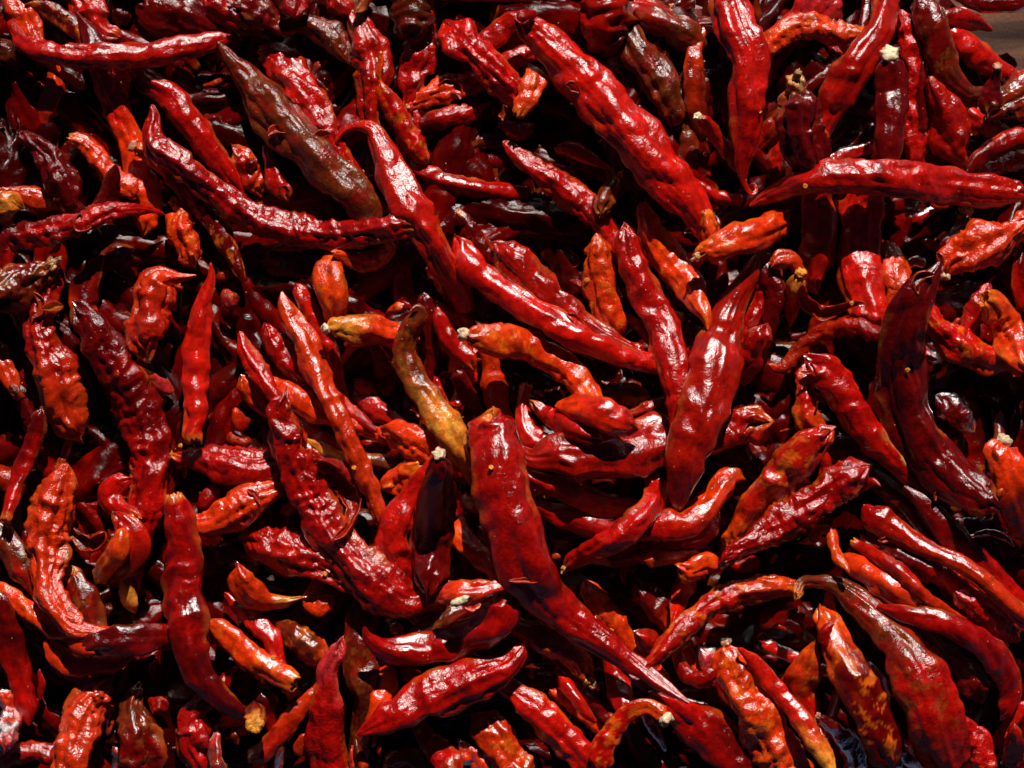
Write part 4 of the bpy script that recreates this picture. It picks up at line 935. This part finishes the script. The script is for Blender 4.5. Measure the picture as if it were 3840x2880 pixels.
for idx in order:
    d = rows[idx]; kind = d['kind']; seed = 17+idx*3
    small = kind in 'ft' or d['P'][:, 2].max() < 1.6
    Q, s = resample(d['P'], 0.45 if small else 0.75)
    u, v, w = Q[:, 0], Q[:, 1], Q[:, 2]
    lift = None
    if d['up']:
        lift = 15.0*(1-s/s[-1])**1.6
    fl = 0.82 if kind in 'nt' else 0.5
    z = rest(u, v, w, s, fl=fl, stiff=min(24.0, s[-1]*0.5), lift=lift, press=PRESS, level=LV0+LV1*d['layer'])
    ZL.setdefault(d['layer'], []).append(z.mean())
    if d['up']: z = smooth1(z, 4)
    z = z+d['plus']
    X, f = to_world(u, v, z)
    w = w*f
    mat = {'B': M_MID, 'D': M_MID, 'O': M_MID, 'Y': M_MID, 'W': M_DRY}.get(d['cols'][0], M_GLOSS)
    if kind == 't': mat = M_DRY
    if 'matte' in d['label'] or 'dull' in d['label']: mat = M_DULL
    scrap = kind == 'n' and d['ends'] == 'bb' and s[-1] < 3.6*w.max()
    if kind in 'nt' and not scrap:
        stripe = 'lower edge' in d['label'] and d['cols'] == 'RY'
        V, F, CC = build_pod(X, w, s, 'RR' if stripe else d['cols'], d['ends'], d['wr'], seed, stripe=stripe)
        F = fix(V, F)
        name = 'dried_chilli' if kind == 'n' else 'dried_stalk'
        cat = 'dried chilli' if kind == 'n' else 'stalk'
    elif scrap:
        V, F, CC = build_shell(X, w, s, d['cols'], max(6.0, d['wr']), seed, arc=230, open_dir=-90)
        name, cat = 'dried_chilli', 'dried chilli'
    else:
        wide = kind == 'h'
        V, F, CC = build_shell(X, w, s, d['cols'], d['wr'], seed, arc=215 if wide else 110,
                               open_dir=(70 if seed % 2 else 110) if (wide and ('open' in d['label'] or 'crescent' in d['label'] or 'ring' in d['label'] or 'cup' in d['label'])) else -90)
        name = 'chilli_husk' if wide else 'chilli_skin_flake'
        cat = 'chilli husk' if wide else 'skin flake'
    hf_write(Q[:, 0], Q[:, 1], z, Q[:, 2]*0.97, fl*0.9)
    org = np.array([X[:, 0].mean(), X[:, 1].mean(), (X[:, 2]-w*fl).min()])*MM
    me = make_mesh(name, V-org, F, CC, M_SHELL if kind in 'hf' or scrap else mat, crinkle=min(1.0, d['wr']/9))
    o = link(name, me); o.location = org
    o['label'] = d['label']; o['category'] = cat; o['group'] = GROUPS[kind]
    if kind != 'n': continue
    for e, i, j in ((d['ends'][0], 0, 3), (d['ends'][1], -1, -4)):
        if e not in 'cs': continue
        ax = X[i]-X[j]; ax = ax/(np.linalg.norm(ax)+1e-6)
        if d['up']: ax = ax*0.5+np.array([0, 0.25, 1.0])
        else: ax = ax+np.array([0, 0, 0.25])
        ax /= np.linalg.norm(ax)
        r = max(w[i], 0.5*w[j])
        if e == 's':
            base = PAL['W'] if ('cream' in d['label'] or 'pale' in d['label'] or 'tan' in d['label']) else (PAL['Y'] if 'yellow' in d['label'] else PAL['O']*0.5+PAL['W']*0.35)
            if 'tan' in d['label']: base = PAL['W']*0.75+PAL['O']*0.2
            V, F, CC = blob(X[i]+ax*r*0.1, ax, r*(1.15 if d['up'] else 1.0), r*0.75, seed, base, amp=0.24)
            m2 = make_mesh('stalk_scar', V-org, fix(V, F), CC, M_DRY); link('stalk_scar', m2, o)
        else:
            base = PAL['Y']*0.55+PAL['B']*0.4 if 'brown' in d['label'] else PAL['Y']*0.5+PAL['W']*0.2
            V, F, CC = blob(X[i]+ax*r*0.1, ax, r*1.0, r*0.9, seed, base, lobes=5, amp=0.28, ragged=0.6)
            m2 = make_mesh('calyx', V-org, fix(V, F), CC, M_DRY); link('calyx', m2, o)
            V, F, CC = blob(X[i]+ax*r*1.0, ax+np.array([0.25, 0.1, 0.2]), r*0.42, r*1.1, seed+1, base*0.9, lobes=3, amp=0.2)
            m2 = make_mesh('stalk_stub', V-org, fix(V, F), CC, M_DRY); link('stalk_stub', m2, o)

# ---------------------------------------------------------------- small torn curls lying in the heap
rnd = np.random.RandomState(77)
n_ = 0
while n_ < 34:
    cu, cv = rnd.uniform(-172, 172), rnd.uniform(-128, 128)
    if clear_corner(cu+12, cv+12): continue
    n_ += 1
    L = rnd.uniform(4, 11); an = rnd.uniform(0, 6.28); bd = rnd.uniform(-0.5, 0.5)*L; t = np.linspace(-.5, .5, 5)
    P = np.stack([cu+np.cos(an)*t*L-np.sin(an)*bd*(4*t*t-.4), cv+np.sin(an)*t*L+np.cos(an)*bd*(4*t*t-.4), np.array([.35, .9, 1, .8, .25])*rnd.uniform(0.8, 2.0)], 1)
    Q, s = resample(P, 0.5)
    z = hf_read(Q[:, 0], Q[:, 1], Q[:, 2]).mean()+Q[:, 2].max()*0.45+0*s
    X, f = to_world(Q[:, 0], Q[:, 1], z)
    V, F, CC = build_shell(X, Q[:, 2]*f, s, ['RO', 'SS', 'RR', 'OY', 'SO', 'DR'][rnd.randint(6)], 6, 3000+n_, arc=rnd.uniform(120, 230), open_dir=rnd.choice([-90, 60, 120]), thick=0.3)
    org = np.array([X[:, 0].mean(), X[:, 1].mean(), X[:, 2].min()])*MM
    o = link('chilli_skin_curl', make_mesh('chilli_skin_curl', V-org, F, CC, M_SHELL, crinkle=0.7)); o.location = org
    o['label'] = 'little torn curl of dried chilli skin lying loose on the pods'; o['category'] = 'skin curl'; o['group'] = 'loose curls of chilli skin'

# ---------------------------------------------------------------- loose seeds
for q, (dx, dy) in enumerate([(1180, 1073), (1523, 333), (390, 962), (1740, 402), (1840, 655), (1322, 1360), (1060, 1010), (905, 1580), (1745, 1170), (1268, 605), (702, 1240), (1015, 560), (1990, 1310), (250, 700), (590, 1420), (1600, 1330), (1405, 1560), (860, 300), (1960, 800), (120, 1500), (1640, 240), (765, 1010)]):
    u, v = dx*0.16275-180, 135-dy*0.16275
    z = hf_read(np.array([u]), np.array([v]), 0.3)[0]+0.25
    X, f = to_world(np.array([u]), np.array([v]), np.array([z]))
    a = q*1.3
    V, F, CC = blob(X[0], np.array([math.cos(a)*0.3, math.sin(a)*0.3, 1]), 0.85, 0.42, 900+q, PAL['Y'], lobes=1, amp=0.22)
    org = X[0]*MM
    o = link('chilli_seed', make_mesh('chilli_seed', V-org, fix(V, F), CC, M_DRY)); o.location = org
    o['label'] = 'tiny pale yellow chilli seed lying loose among the pods'; o['category'] = 'seed'; o['group'] = 'loose chilli seeds'

print('tris', sum(2*len(o.data.polygons) for o in bpy.data.objects if o.type == 'MESH'))

print('tris z', {k: round(float(np.mean(v)), 1) for k, v in sorted(ZL.items())})
